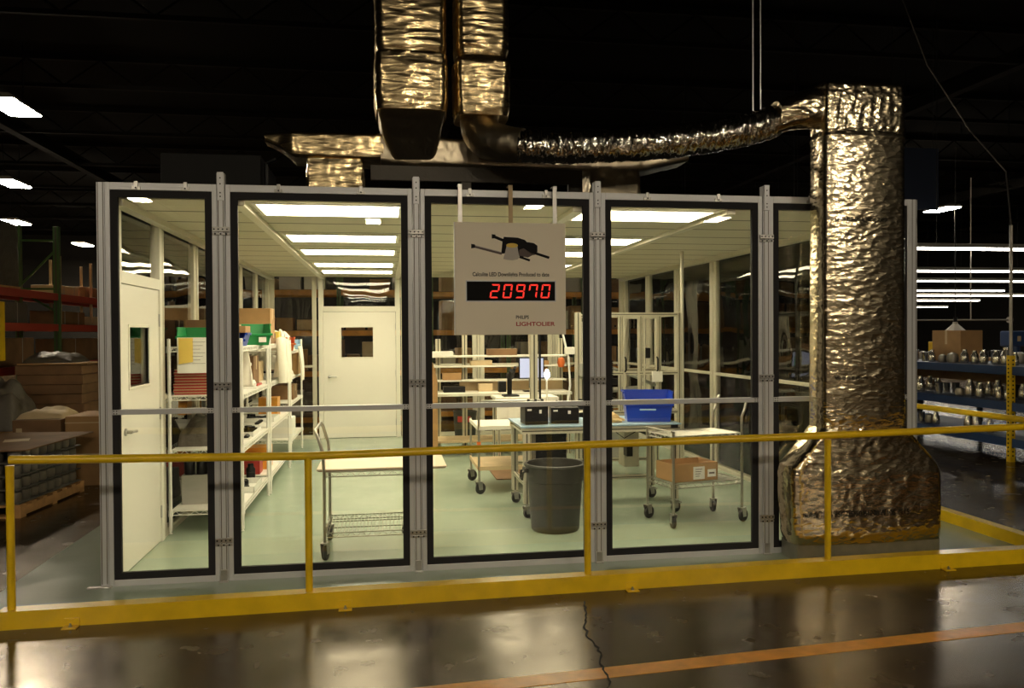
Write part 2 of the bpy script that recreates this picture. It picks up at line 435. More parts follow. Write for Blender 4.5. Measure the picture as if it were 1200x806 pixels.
post('wall_post', 'pale rear corner post by the shelving side', (XL, YB, 0), False, False, False)
# rear wall panels
bx = [-1.80, -1.08], [.26, 1.50], [1.56, 2.77], [2.83, 4.01]
bl = ['rear glass pane between the shelving and the rear door', 'rear glass pane beside the rear door, behind the small grey bin', 'rear glass pane behind the workbench monitor', 'rear glass pane behind the machine frame']
for (a, b), l in zip(bx, bl): panel(b - a, l, (a, YB, 0), 0, False, glass='wavy')
for x, l in ((1.53, 'pale rear post behind the workbench'), (2.80, 'pale rear post behind the machine frame')): post('wall_post', l, (x, YB, 0), False, False, False)

# door_1: white side door with glazed transom in the wall at x = XL
def door(name, w, leafw, rz, loc, win, handle_x, hs, near=None):
    d = thing(name, None, None, loc, rz); d['kind'] = 'structure'
    t = .035
    m = MB(); s = near if near else (w - leafw) / 2; e2 = s + leafw
    m.box((0, -t, 0), (s, t, ZW), .004).box((e2, -t, 0), (w, t, ZW), .004).box((s, -t, 2.045), (e2, t, 2.13), .004).box((s, -t, ZW - .09), (e2, t, ZW), .004)
    m.box((s, -t, 2.13), (s + .012, t, ZW - .09)).box((e2 - .012, -t, 2.13), (e2, t, ZW - .09))
    m.build('door_frame', 'white', d)
    MB().box((s + .012, -.003, 2.13), (e2 - .012, .003, ZW - .09)).build('transom_pane', 'wavy', d)
    x0, x1, z0, z1 = win; a, b = s + .004, e2 - .004
    m = MB(); q = .022
    m.box((a, -q, .012), (x0, q, 2.04)).box((x1, -q, .012), (b, q, 2.04)).box((x0, -q, .012), (x1, q, z0)).box((x0, -q, z1), (x1, q, 2.04))
    lf = m.build('door_leaf', 'doorw', d)
    m = MB(); e = .022; p = q + .008
    m.box((x0 - e, -p, z0 - e), (x0, p, z1 + e), .003).box((x1, -p, z0 - e), (x1 + e, p, z1 + e), .003).box((x0, -p, z0 - e), (x1, p, z0), .003).box((x0, -p, z1), (x1, p, z1 + e), .003)
    m.build('window_trim', 'white', lf)
    MB().box((x0, -.003, z0), (x1, .003, z1)).build('window_pane', 'glass', lf)
    m = MB()
    for sy in (-1, 1):
        m.lathe([(0, 0), (.026, 0), (.026, .01), (.012, .014), (.012, .05), (0, .05)], (handle_x, sy * q, 1.0), 14, (0, sy, 0))
        m.tube([(handle_x, sy * (q + .045), 1.0), (handle_x + hs * .06, sy * (q + .05), 1.0), (handle_x + hs * .115, sy * (q + .045), .995)], .010, 8)
    m.build('door_handle', 'steel', d, smooth=True)
    for zz in (.25, 1.05, 1.8):
        MB().tube([(b if hs > 0 else a, -q - .006, zz - .05), (b if hs > 0 else a, -q - .006, zz + .05)], .007, 8).build('hinge', 'steel', d)
    return d
# local x -> world y for rz=+90
d1 = door('door_1', SP - .06, .975, PI / 2, (XL, .03, 0), (.36, .84, 1.31, 1.74), .25, 1, .165)
d2 = door('door_2', 1.30, 1.16, 0, (-1.05, YB, 0), (.36, .86, 1.31, 1.79), .17, 1)
MB().box((0, -.03, 0), (.05, .03, ZW)).build('door_jamb', 'alum_in', d2)

# ceiling
cl = struct(MB().box((XL + .03, .03, ZC), (XR - .03, YB - .03, ZC + .07)), 'ceiling', 'ceil')
for i, x in enumerate((-.98, .21, 1.40, 2.59)):
    struct(MB().box((x - .035, .03, ZC - .035), (x + .035, YB - .03, ZC), .004), 'trim_%d' % (i + 1), 'alum_in')
for i, (a, b) in enumerate((((XL + .025, .03), (XL + .10, YB)), ((XR - .10, .03), (XR - .025, YB)))):
    struct(MB().box((a[0], a[1], ZC - .05), (b[0], b[1], ZC)), 'trim_%d' % (i + 5), 'alum_in')
struct(MB().box((XL, .0, ZC + .0705), (XR, YB, ZC + .085)), 'roof', 'blackm')  # unseen dark sheet added to keep bounced light off the duct undersides
# ceiling lights
cl0 = None
lab = {0: ['front', 'second', 'third', 'fourth', 'rearmost']}
def ceiling_light(x0, x1, y0, y1, label):
    t = thing('ceiling_light', label, 'ceiling light', ((x0 + x1) / 2, (y0 + y1) / 2, ZC), 0, 'flat ceiling lights of the cleanroom')
    hx, hy = (x1 - x0) / 2, (y1 - y0) / 2
    m = MB(); e = .03; z0, z1 = -.014, 0
    m.box((-hx - e, -hy - e, z0), (-hx, hy + e, z1)).box((hx, -hy - e, z0), (hx + e, hy + e, z1)).box((-hx, -hy - e, z0), (hx, -hy, z1)).box((-hx, hy, z0), (hx, hy + e, z1))
    m.build('frame', 'white', t)
    MB().box((-hx, -hy, -.012), (hx, hy, 0)).build('diffuser', 'lit_in', t)
ys = [(.10, .62), (1.86, 2.40), (3.16, 3.68), (4.84, 5.40), (6.05, 6.62)]
od = ['first ceiling light behind the front glass', 'second ceiling light from the front glass', 'third ceiling light from the front glass', 'fourth ceiling light from the front glass', 'rearmost ceiling light']
for (a, b), o in zip(ys, od):
    ceiling_light(-.88, .11, a, b, o + ', in the row above the trolley')
    ceiling_light(1.49, 2.48, a, b, o + ', in the row above the work table')

# ------------------------------------------------------------------ hanging counter sign
sg = thing('counter_sign', 'beige square sign with a red number display hung on the front glass', 'sign', (.885, -.085, 1.67))
def rel(x, z): return (x - .885, z - 1.67)
MB().box((-.395, -.016, 0), (.395, .016, .79), .003).build('board', 'sign', sg)
MB().box((-.402, -.014, .0), (-.3955, .018, .79)).build('edge_strip', 'signedge', sg)
for k, (x, mm) in enumerate(((-.355, 'steel'), (.005, 'cardl'), (.325, 'steel'))):
    m = MB().box((x - .015, .018, .72), (x + .015, .024, 1.06), .001).box((x - .015, .018, 1.055), (x + .015, .11, 1.062), .001)
    s = m.build('hanging_strap', mm, sg)
    if mm == 'cardl': s['label'] = 'yellowish middle strap'
YF = -.0165
dp = MB().box((-.315, YF - .004, .24), (.315, YF, .375), .001).build('display_panel', 'display', sg)
MB().box((-.322, YF - .002, .233), (.322, YF - .0002, .24)).box((-.322, YF - .002, .375), (.322, YF - .0002, .382)).box((-.322, YF - .002, .24), (-.315, YF - .0002, .375)).box((.315, YF - .002, .24), (.322, YF - .0002, .375)).build('display_rim', 'alum', sg)
SEG = {'2': 'abged', '0': 'abcdef', '9': 'abcdfg', '7': 'abcf'}
m = MB(); dw, dh, sl = .062, .098, .14
for k, ch in enumerate('20970'):
    bx0 = -.155 + k * .091; bz0 = .258
    def P(u, v): return (bx0 + u * dw + sl * v * dh, YF - .0045, bz0 + v * dh)
    th, tv = .10, .17
    seg = {'a': [(.06, 1), (.94, 1), (.80, 1 - th), (.20, 1 - th)], 'd': [(.06, 0), (.94, 0), (.80, th), (.20, th)],
           'g': [(.08, .5), (.2, .5 + th / 2), (.8, .5 + th / 2), (.92, .5), (.8, .5 - th / 2), (.2, .5 - th / 2)],
           'f': [(0, .97), (0, .54), (tv, .58), (tv, .87)], 'e': [(0, .03), (0, .46), (tv, .42), (tv, .13)],
           'b': [(1, .97), (1, .54), (1 - tv, .58), (1 - tv, .87)], 'c': [(1, .03), (1, .46), (1 - tv, .42), (1 - tv, .13)]}
    for c in SEG[ch]: m.prism([P(u, v) for u, v in seg[c]], (0, -.001, 0))
m.build('digits', 'red_led', dp)
text('caption', 'Calculite LED Downlights Produced to date', .0385, (0, YF - .0006, .413), 'ink', sg, align='CENTER', sx=.80, bold=.0007)
text('maker_name', 'PHILIPS', .034, (.032, YF - .0006, .112), 'ink', sg, sx=.86, bold=.0006)
text('lettering', 'LIGHTOLIER', .040, (.032, YF - .0006, .062), 'red_ink', sg, sx=1.28, bold=.0008)
# printed picture of a downlight: flat inks on the board
pic = MB().prism([(-.07, YF, .57), (-.06, YF, .66), (-.05, YF, .69), (.05, YF, .685), (.10, YF, .67), (.115, YF, .655), (.15, YF, .65), (.185, YF, .635), (.19, YF, .60), (.17, YF, .565), (.08, YF, .548), (.05, YF, .56), (-.03, YF, .575)], (0, -.0005, 0)).build('printed_downlight', 'printdark', sg)
def ink(name, poly, mm, lay): MB().prism([(x, YF - .0006 - lay * .0003, z) for x, z in poly], (0, -.0003, 0)).build(name, mm, pic)
def bar(x0, z0, x1, z1, w): 
    dx, dz = x1 - x0, z1 - z0; l = math.hypot(dx, dz); nx, nz = -dz / l * w, dx / l * w
    return [(x0 + nx, z0 + nz), (x1 + nx, z1 + nz), (x1 - nx, z1 - nz), (x0 - nx, z0 - nz)]
ink('printed_arm', bar(-.265, .622, -.065, .572, .009), 'printgrey', 0); ink('printed_arm', bar(-.12, .69, -.03, .655, .010), 'printdark', 0)
ink('printed_arm', bar(.10, .60, .275, .545, .009), 'printdark', 0); ink('printed_arm', bar(.06, .55, .135, .525, .008), 'printdark', 0)
for cx, cz in ((-.268, .622), (-.122, .692)): ink('printed_arm_tip', [(cx - .014, cz - .016), (cx - .014, cz + .016), (cx + .012, cz + .012), (cx + .012, cz - .012)], 'printdark', 1)
ink('printed_reflector', [(-.055, .535), (-.03, .528), (.01, .525), (.045, .532), (.062, .545), (.055, .57), (.045, .63), (-.03, .63), (-.045, .57)], 'printcone', 1)
ink('printed_lens', [(.008 + .042 * math.cos(a * PI / 8), .63 + .016 * math.sin(a * PI / 8)) for a in range(16)], 'printyel', 2)
ink('printed_driver_box', [(.105, .60), (.12, .655), (.165, .648), (.19, .63), (.19, .585), (.15, .57)], 'printdark', 1)
ink('printed_highlight', bar(-.25, .625, -.07, .581, .0025), 'printcone', 2)
ink('printed_housing', [(.055, .56), (.12, .545), (.17, .57), (.09, .61), (.06, .60)], 'printgrey', 1)

# ------------------------------------------------------------------ foil ducts
def rrect(hu, hv, r, n):
    """n points evenly along a rounded rectangle"""
    r = min(r, hu * .98, hv * .98); a, b = hu - r, hv - r; q = PI * r / 2
    segs = [2 * b, q, 2 * a, q, 2 * b, q, 2 * a, q]; P = sum(segs); out = []
    for k in range(n):
        d = P * k / n; i = 0
        while d > segs[i]: d -= segs[i]; i += 1
        if i == 0: p = (hu, -b + d)
        elif i == 1: t = d / r; p = (a + r * math.cos(t), b + r * math.sin(t))
        elif i == 2: p = (a - d, hv)
        elif i == 3: t = d / r; p = (-a - r * math.sin(t), b + r * math.cos(t))
        elif i == 4: p = (-hu, b - d)
        elif i == 5: t = d / r; p = (-a - r * math.cos(t), -b - r * math.sin(t))
        elif i == 6: p = (-a + d, -hv)
        else: t = d / r; p = (a + r * math.sin(t), -b - r * math.cos(t))
        out.append(p)
    return out
def crease(p, sc3, seed, amp):
    q = V((p.x * sc3[0], p.y * sc3[1], p.z * sc3[2])) + V((seed * 7.3, seed * 3.1, seed))
    q += noise.noise_vector(q * .6) * .7
    a = noise.noise(q); b = noise.noise(q * 2.3 + V((5, 1, 2))); c = noise.noise(q * 5.1)
    return amp * ((1 - abs(a) * 2.2) * .55 + (1 - abs(b) * 2) * .3 + c * .2 - .35)
def foil_loft(keys, step, n, amp, sc3, seed, axis='Z', r=.03, caps=True, pil=0.):
    """keys: (pos along axis, cu, cv, hu, hv); axis Z: u=x v=y; axis X: u=y v=z. Returns a filled MB."""
    rings = []
    for (p0, a0, b0, u0, v0), (p1, a1, b1, u1, v1) in zip(keys, keys[1:]):
        ln = math.sqrt((p1 - p0) ** 2 + (u1 - u0) ** 2 + (a1 - a0) ** 2 + (b1 - b0) ** 2); k = max(1, int(ln / step))
        for i in range(k):
            t = i / k; rings.append((p0 + (p1 - p0) * t, a0 + (a1 - a0) * t, b0 + (b1 - b0) * t, u0 + (u1 - u0) * t, v0 + (v1 - v0) * t))
    rings.append(keys[-1]); out = []
    for j, (p, a, b, hu, hv) in enumerate(rings):
        ring = []
        for (u, v) in rrect(hu, hv, r, n):
            co = V((a + u, b + v, p)) if axis == 'Z' else V((p, a + u, b + v))
            nr = V((u / hu if abs(u) > hu * .9 else 0, v / hv if abs(v) > hv * .9 else 0))
            if nr.length > 0: nr.normalize()
            d = crease(co, sc3, seed, amp)
            if pil: d += pil * (1 - (u / hu) ** 2 if abs(v) > hv * .9 else 1 - (v / hv) ** 2)
            co += (V((nr.x, nr.y, 0)) if axis == 'Z' else V((0, nr.x, nr.y))) * d
            ring.append(co)
        out.append(ring)
    return MB().loft(out, caps)
# tall return duct in front of the glass
dl = (3.5, -.16, 0)
td = thing('tall_duct', 'tall foil-wrapped return duct with flared base standing in front of the glass', 'duct', dl)
MB().box((2.95, -.285, 0), (4.09, -.045, .135), .003).build('plinth', 'galv', td, dl)
yc = -.185
foil_loft([(.128, 3.52, yc, .572, .112), (.20, 3.51, yc, .585, .125), (.45, 3.50, yc, .592, .135), (.64, 3.49, yc - .005, .588, .135), (.70, 3.485, yc - .005, .570, .130),
           (.83, 3.48, yc - .01, .45, .125), (.98, 3.475, yc - .01, .325, .122)], .012, 170, .007, (4.5, 4.5, 5), 1, r=.045, pil=.02).build('flared_wrap', 'foil', td, dl, True)
foil_loft([(.95, 3.475, yc - .01, .322, .12), (1.6, 3.475, yc - .01, .318, .12), (2.4, 3.475, yc - .01, .315, .12), (3.05, 3.475, yc - .01, .312, .12), (3.10, 3.475, yc - .01, .318, .124), (3.14, 3.475, yc - .01, .305, .115)],
          .010, 140,   .0036, (4.0, 4.0, 10), 2, r=.03, pil=.020).build('shaft_wrap', 'foil', td, dl, True)
foil_loft([(3.10, 3.475, yc - .01, .306, .118), (3.16, 3.475, yc - .01, .312, .125), (3.40, 3.475, yc - .01, .306, .125), (3.475, 3.475, yc - .005, .303, .12), (3.50, 3.475, yc, .290, .105)],
          .012, 140, .0075, (13, 13, 3.5), 3, r=.028, pil=.01).build('head_wrap', 'foil', td, dl, True)
# boot from the head to the flexible duct
foil_loft([(3.18, yc, 3.325, .105, .145), (3.08, yc, 3.32, .108, .142), (2.96, yc + .01, 3.285, .115, .125), (2.84, yc + .03, 3.245, .118, .120)], .015, 80, .010, (4, 8, 8), 4, axis='X', r=.10).build('side_boot', 'foil', td, dl, True)
def duct_text(body, size, x, z, y0, cx, hu, pil, sx, bold):
    o = text('lettering', body, size, (x - dl[0], y0 - dl[1], z), 'ink', td, sx=sx, bold=bold)
    for v in o.data.vertices:
        u = (x + v.co.x * sx - cx) / hu
        v.co.z += pil * max(0, 1 - u * u)
    return o
duct_text('R5.6  81206W106  Wire  25/50', .036, 3.20, 2.48, yc - .01 - .127, 3.475, .316, .020, .92, .0003)
duct_text('Wire and Alarm', .040, 3.22, 1.33, yc - .01 - .129, 3.475, .318, .020, .95, .0004)
text('lettering', 'R5.9 -', .050, (2.885 - dl[0], -.05 - dl[1], .40), 'ink', td, rot=(PI / 2, 0, -PI / 2), sx=.7)
duct_text('talled R5.6 FSC 25/50 81206W106 1115', .060, 2.975, .335, yc - .148, 3.505, .59, .020, .84, .0004)

# two big risers and the header on the cleanroom roof
la = (.22, .62, 3.0)
ra = thing('riser_duct', 'wide foil-wrapped riser hanging from the hall roof, the broader of the pair', 'duct', la)
foil_loft([(3.36, .215, .62, .250, .26), (3.45, .215, .62, .262, .272), (3.68, .215, .62, .264, .275), (3.78, .215, .62, .258, .268), (3.80, .215, .62, .244, .252)], .014, 120, .008, (7, 7, 6), 11, r=.05, pil=.02).build('lower_wrap', 'foil_h', ra, la, True)
foil_loft([(3.79, .215, .62, .238, .248), (3.84, .215, .62, .252, .262), (4.6, .215, .62, .255, .265), (5.4, .215, .62, .250, .26), (6.7, .215, .62, .252, .26)], .012, 120, .010, (2.6, 2.6, 11), 12, r=.05, pil=.02).build('upper_wrap', 'foil_h', ra, la, True)
foil_loft([(3.06, .24, .82, .16, .10), (3.20, .225, .76, .215, .16), (3.33, .215, .68, .245, .215), (3.37, .215, .63, .250, .26)], .02, 80, .008, (4, 4, 4), 13, r=.05).build('offset_elbow', 'foil_d', ra, la, True)
lb = (.76, .56, 3.0)
rb = thing('riser_duct', 'narrower foil-wrapped riser feeding the flexible duct', 'duct', lb)
foil_loft([(3.34, .755, .56, .185, .19), (3.40, .755, .56, .196, .2), (3.60, .755, .56, .198, .205), (3.70, .755, .56, .20, .208), (3.74, .755, .56, .205, .21), (3.79, .755, .56, .180, .185)], .014, 110, .008, (7, 7, 6), 21, r=.05, pil=.018).build('lower_wrap', 'foil_h', rb, lb, True)
foil_loft([(3.78, .755, .56, .172, .178), (3.86, .755, .56, .190, .195), (4.6, .755, .56, .192, .2), (5.4, .755, .56, .190, .2), (6.7, .755, .56, .192, .2)], .012, 100, .009, (2.6, 2.6, 11), 22, r=.05, pil=.018).build('upper_wrap', 'foil_h', rb, lb, True)
def foil_tube(pts, rads, n, amp, sc3, seed, name, mm, par, org, sub=10):
    P = []; Rr = []
    for i in range(len(pts) - 1):
        p0 = V(pts[max(i - 1, 0)]); p1 = V(pts[i]); p2 = V(pts[i + 1]); p3 = V(pts[min(i + 2, len(pts) - 1)])
        for k in range(sub):
            t = k / sub
            P.append(.5 * ((2 * p1) + (p2 - p0) * t + (2 * p0 - 5 * p1 + 4 * p2 - p3) * t * t + (3 * p1 - p0 - 3 * p2 + p3) * t ** 3)); Rr.append(rads[i] + (rads[i + 1] - rads[i]) * t)
    P.append(V(pts[-1])); Rr.append(rads[-1])
    m = MB().tube(P, Rr, n)
    for v in m.bm.verts:
        c = min(P, key=lambda p: (p - v.co).length_squared); d = v.co - c
        if d.length > 1e-4: v.co += d.normalized() * crease(v.co, sc3, seed, amp)
    return m.build(name, mm, par, org, True)
foil_tube([(.745, .58, 3.40), (.75, .55, 3.28), (.80, .45, 3.17), (.93, .33, 3.11), (1.04, .26, 3.09)], [.145, .15, .15, .135, .125], 36, .008, (7, 7, 7), 23, 'elbow', 'foil_d', rb, lb)
fd = foil_tube([(1.0, .27, 3.09), (1.25, .22, 3.075), (1.6, .15, 3.075), (2.0, .06, 3.09), (2.4, -.04, 3.13), (2.70, -.10, 3.185), (2.86, -.13, 3.24)], [.118, .122, .12, .12, .118, .116, .112], 40, .016, (26, 7, 7), 31, 'flexible_duct', 'flex', None, (1.9, .1, 3.09), 26)
fd.location = (1.9, .1, 3.09); tag(fd, 'crinkled flexible foil duct sagging from the riser to the tall duct', 'duct')
lc = (.8, .95, 3.0)
hd = thing('header_duct', 'long low foil header duct lying above the cleanroom roof', 'duct', lc)
foil_loft([(-.92, .95, 3.235, .10, .035), (-.80, .95, 3.21, .14, .06), (-.70, .95, 3.17, .19, .10), (-.3, .95, 3.165, .20, .105), (.0, .95, 3.165, .2, .105)], .02, 70, .010, (9, 5, 5), 41, axis='X', r=.03).build('end_section', 'foil_h', hd, lc, True)
foil_loft([(-.02, .95, 3.155, .20, .11), (.3, .94, 3.14, .22, .12), (.9, .94, 3.12, .2, .10), (1.6, .95, 3.10, .2, .085), (2.1, .95, 3.10, .2, .08), (2.55, .95, 3.16, .16, .03)], .022, 70, .008, (6, 5, 5), 42, axis='X', r=.03).build('main_section', 'foil_d', hd, lc, True)
for k, (x0, x1) in enumerate(((-.60, -.15), (1.68, 2.12))):
    foil_loft([(2.689, (x0 + x1) / 2, .95, (x1 - x0) / 2, .2), (2.85, (x0 + x1) / 2, .95, (x1 - x0) / 2, .205), (3.06, (x0 + x1) / 2, .95, (x1 - x0) / 2 * .96, .195)], .018, 80, .010, (7, 7, 5), 50 + k, r=.03).build('drop_boot', 'foil_h' if k == 0 else 'foil_d', hd, lc, True)
b = MB().box((-.10, .76, 2.90), (1.62, .80, 3.02), .004).box((1.50, .76, 2.67), (1.62, .80, 2.90), .004).box((.62, .76, 2.67), (.70, .80, 2.90), .004)
solo(b, 'duct_support_frame', 'darkwrap', 'dark brown support frame under the header duct on the roof', 'support frame', (.8, .78, 2.67), local=False)
for k, (x, l) in enumerate(((2.77, 'thin steel hanger rod over the flexible duct, the one nearer the risers'), (2.83, 'thin steel hanger rod over the flexible duct, the one nearer the tall duct'))):
    solo(MB().tube([(0, 0, 0), (0, 0, 4.0)], .006, 6), 'hanger_rod', 'steel', l, 'rod', (x - .02 + k * .0, .0, 3.30), 'hanger rods')
# dark filter housing on the roof
t = thing('fan_filter_housing', 'dark box-shaped filter housing on the cleanroom roof beside the header duct', 'filter unit', (-1.2, 1.3, 2.67))
MB().box((-.5, -.45, 0), (.25, .45, .42), .01).build('housing', 'blackm', t)
MB().tube([(.28, -.4, 0), (.28, -.4, .36), (.36, -.4, .40)], .018, 8).build('conduit', 'black', t)

# ------------------------------------------------------------------ yellow guard rails
gl = (1.3, -.70, 0)
gr = thing('guard_rail', 'yellow guard rail with box base running in front of the glass', 'guard rail', gl)
def gy(x): return -.715 + (x + 2.2) * .027
MB().prism([(-2.2, gy(-2.2) - .05, 0), (5.0, gy(5.0) - .05, 0), (5.0, gy(5.0) + .05, 0), (-2.2, gy(-2.2) + .05, 0)], (0, 0, .105)).build('base_beam', 'yellow', gr, gl)
MB().tube([(-2.14, gy(-2.14), .968), (-1.9, gy(-1.9), .962), (-.47, gy(-.47), .935), (1.30, gy(1.3), .95), (3.02, gy(3.02), .962), (4.92, gy(4.92), .985)], .025, 14).build('top_rail', 'yellow', gr, gl, True)
for x in (-2.14, -.47, 1.30, 3.02, 4.92):
    m = MB().tube([(x, gy(x), .10), (x, gy(x), .84), (x, gy(x), .935)], [.022, .022, .024], 12)
    m.build('post', 'yellow', gr, gl, True)
for x in (-1.80, -.25, 1.58, 3.9):
    m = MB().box((x - .04, gy(x) - .11, 0), (x + .04, gy(x) - .05, .008), .001).box((x - .04, gy(x) - .058, 0), (x + .04, gy(x) - .05, .05), .001)
    bk = m.build('floor_bracket', 'yellow', gr, gl)
    MB().lathe([(.011, 0), (.011, .006), (.006, .007), (.006, .018), (0, .018)], (x, gy(x) - .082, .008), 6).build('anchor_bolt', 'steel', bk, gl)
sl_ = (4.9, 2.5, 0)
s2 = thing('guard_rail', 'yellow guard rail running along the side behind the tall duct', 'guard rail', sl_)
MB().box((4.85, -.40, 0), (4.95, 7.4, .10), .003).build('base_beam', 'yellow', s2, sl_)
MB().tube([(4.9, -.50, .985), (4.9, 3, .975), (4.9, 7.4, .975)], .025, 12).build('top_rail', 'yellow', s2, sl_, True)
for y in (1.35, 2.9, 4.45, 6.0, 7.36):
    MB().tube([(4.9, y, .09), (4.9, y, .97)], .022, 12).build('post', 'yellow', s2, sl_, True)

# ------------------------------------------------------------------ hall lights
def make_hall_light(loc, label, group='hanging hall lights'):
    t = thing('hall_light', label, 'hall light', loc, 0, group)
    MB().prism([(-.30, -.65, .03), (.30, -.65, .03), (.22, -.65, .12), (-.22, -.65, .12)], (0, 1.3, 0)).build('housing', 'grayp', t)
    MB().box((-.27, -.62, 0), (.27, .62, .03)).build('diffuser', 'lit_hall', t)
    for y in (-.5, .5): MB().tube([(0, y, .12), (0, y, 1.4)], .008, 6).build('hanger', 'black', t)
    return t
hl0 = make_hall_light((-6.95, 10.95, 6.0), 'glowing hall light highest over the pallet racks')
for x, y, l in ((-10.45, 19.3, 'glowing hall light second highest over the pallet racks'), (-13.85, 27.8, 'glowing hall light just above the green rack upright'),
                (-14.15, 35.6, 'small glowing hall light seen against the cleanroom corner'), (19.75, 20.6, 'glowing hall light above the tube lights by the navy board'),
                (-10.6, 28.5, 'small glowing hall light over the stakes on the rack'), (-13.2, 39.5, 'tiny glowing hall light far off over the stakes'), (-10.3, 36.5, 'tiny glowing hall light low over the rack load')):
    copy_tree(hl0, (x, y, 6.0), None, l)
for x, y in ((-6, -12), (1.2, -12), (8, -12), (-7.7, -21.5), (-.4, -26), (5.1, -21.5), (12.7, -24)):
    copy_tree(hl0, (x, y, 6.0), None, 'hall light hung over the aisle that faces the glass front', 'hall lights over the aisle')

# ------------------------------------------------------------------ shared small builders
def caster(par, x, y, r=.05, name='caster', ang=0., zt=None, brake=False):
    """swivel caster whose wheel touches z=0"""
    c, s = math.cos(ang), math.sin(ang); zt = zt or r * 2.5
    def T(px, py, z): return (x + px * c - py * s, y + px * s + py * c, z)
    m = MB(); w = .022
    for sy in (-1, 1):
        m.prism([T(-.014, sy * w, r * .8), T(.014 + r * .3, sy * w, r * .8), T(.03, sy * w, r * 2.1), T(-.03, sy * w, r * 2.1)], V(T(0, .003 * sy, 0)) - V(T(0, 0, 0)))
    m.prism([T(-.032, -w - .003, r * 2.1), T(.032, -w - .003, r * 2.1), T(.032, w + .003, r * 2.1), T(-.032, w + .003, r * 2.1)], (0, 0, .006))
    m.tube([T(0, 0, r * 2.1), T(0, 0, zt)], .011, 8)
    if brake: m.prism([T(.03, -.02, r * 2.0), T(.075, -.02, r * 1.6), T(.075, .02, r * 1.6), T(.03, .02, r * 2.0)], (0, 0, .01))
    f = m.build(name, 'steel', par)
    d = V(T(0, 1, 0)) - V(T(0, 0, 0))
    MB().lathe([(0, -.016), (r * .5, -.016), (r * .92, -.014), (r, -.008), (r, .008), (r * .92, .014), (r * .5, .016), (0, .016)], T(r * .3, 0, r), 22, d).build('wheel', 'rubber', f, smooth=True)
    return f
def wire_shelf(x0, y0, x1, y1, z, m=None, gap=.028, truss=True, along='x'):
    """open wire shelf with zigzag edges, wires run across the short side"""
    m = m or MB(); r = .0026
    for a, b in (((x0, y0), (x1, y0)), ((x1, y0), (x1, y1)), ((x1, y1), (x0, y1)), ((x0, y1), (x0, y0))):
        for dz in (0, -.034): m.tube([(a[0], a[1], z + dz), (b[0], b[1], z + dz)], .0042, 6)
        if truss:
            L = math.dist(a, b); k = max(2, int(L / .038)); P = []
            for i in range(k + 1):
                t = i / k; P.append((a[0] + (b[0] - a[0]) * t, a[1] + (b[1] - a[1]) * t, z - (0 if i % 2 else .034)))
            m.tube(P, .0028, 4)
    if along == 'x':
        n = int((x1 - x0) / gap)
        for i in range(1, n): m.tube([(x0 + (x1 - x0) * i / n, y0, z), (x0 + (x1 - x0) * i / n, y1, z)], r, 4)
        for k in (.33, .67): m.tube([(x0, y0 + (y1 - y0) * k, z - .008), (x1, y0 + (y1 - y0) * k, z - .008)], .0036, 4)
    else:
        n = int((y1 - y0) / gap)
        for i in range(1, n): m.tube([(x0, y0 + (y1 - y0) * i / n, z), (x1, y0 + (y1 - y0) * i / n, z)], r, 4)
        for k in (.33, .67): m.tube([(x0 + (x1 - x0) * k, y0, z - .008), (x0 + (x1 - x0) * k, y1, z - .008)], .0036, 4)
    return m
def tote(name, m, label, cat, loc, rz, lx, ly, h, flare=.03, front=.55, group=None, tags=None):
    """open stacking bin, low cut front at local -y"""
    t = thing(name, label, cat, loc, rz, group); w = .006
    def q(z, o): s = 1 - flare * 2 * (1 - z / h) / max(lx, .01); return lx / 2 * s - o, ly / 2 * s - o
    b = MB()
    bx, by = q(0, 0); tx, ty = q(h, 0); hf = h * front
    b.box((-bx, -by, 0), (bx, by, w))
    # back, sides with sloping front top, front
    b.prism([(-bx, by, 0), (bx, by, 0), (tx, ty, h), (-tx, ty, h)], (0, -w, 0))
    for s in (-1, 1):
        b.prism([(s * bx, by, 0), (s * bx, -by, 0), (s * (bx + (tx - bx) * front), -by - (ty - by) * front - .02, hf), (s * tx, -ty * .55, h), (s * tx, ty, h)], (-s * w, 0, 0))
    b.prism([(-bx, -by, 0), (bx, -by, 0), (bx + (tx - bx) * front, -by - .025, hf), (-bx - (tx - bx) * front, -by - .025, hf)], (0, w, 0))
    b.build('bin_body', m, t)
    r = MB()
    r.box((-tx - .006, ty - .008, h - .02), (tx + .006, ty + .008, h), .003)
    for s in (-1, 1): r.box((s * tx - .008, -ty * .55, h - .02), (s * tx + .008, ty, h), .003)
    r.box((-tx, -by - .045, hf - .022), (tx, -by - .015, hf), .004)
    r.build('rim', m, t)
    if tags:
        for (x0, x1, z0, z1) in tags: MB().box((x0, -by - .034, z0), (x1, -by - .026, z1)).build('label_card', 'paper', t)
    return t
def open_box(name, m, label, cat, loc, rz, lx, ly, h, flaps=True, group=None):
    t = thing(name, label, cat, loc, rz, group); w = .005; b = MB()
    b.box((-lx / 2, -ly / 2, 0), (lx / 2, ly / 2, w)).box((-lx / 2, -ly / 2, 0), (lx / 2, -ly / 2 + w, h)).box((-lx / 2, ly / 2 - w, 0), (lx / 2, ly / 2, h)).box((-lx / 2, -ly / 2, 0), (-lx / 2 + w, ly / 2, h)).box((lx / 2 - w, -ly / 2, 0), (lx / 2, ly / 2, h))
    b.build('box_body', m, t); return t
def carton(m_, label, loc, dim, rz=0., group=None, name='cardboard_box', tape=True):
    t = thing(name, label, 'box', loc, rz, group); x, y, z = dim
    MB().box((-x / 2, -y / 2, 0), (x / 2, y / 2, z), .004).build('box_body', m_, t)
    if tape: MB().box((-x / 2 - .001, -.025, z * .55), (x / 2 + .001, .025, z + .001)).build('tape', 'cardl', t)
    return t
def cloth_drop(fn, nu=18, nv=14): return MB().grid(fn, nu, nv)

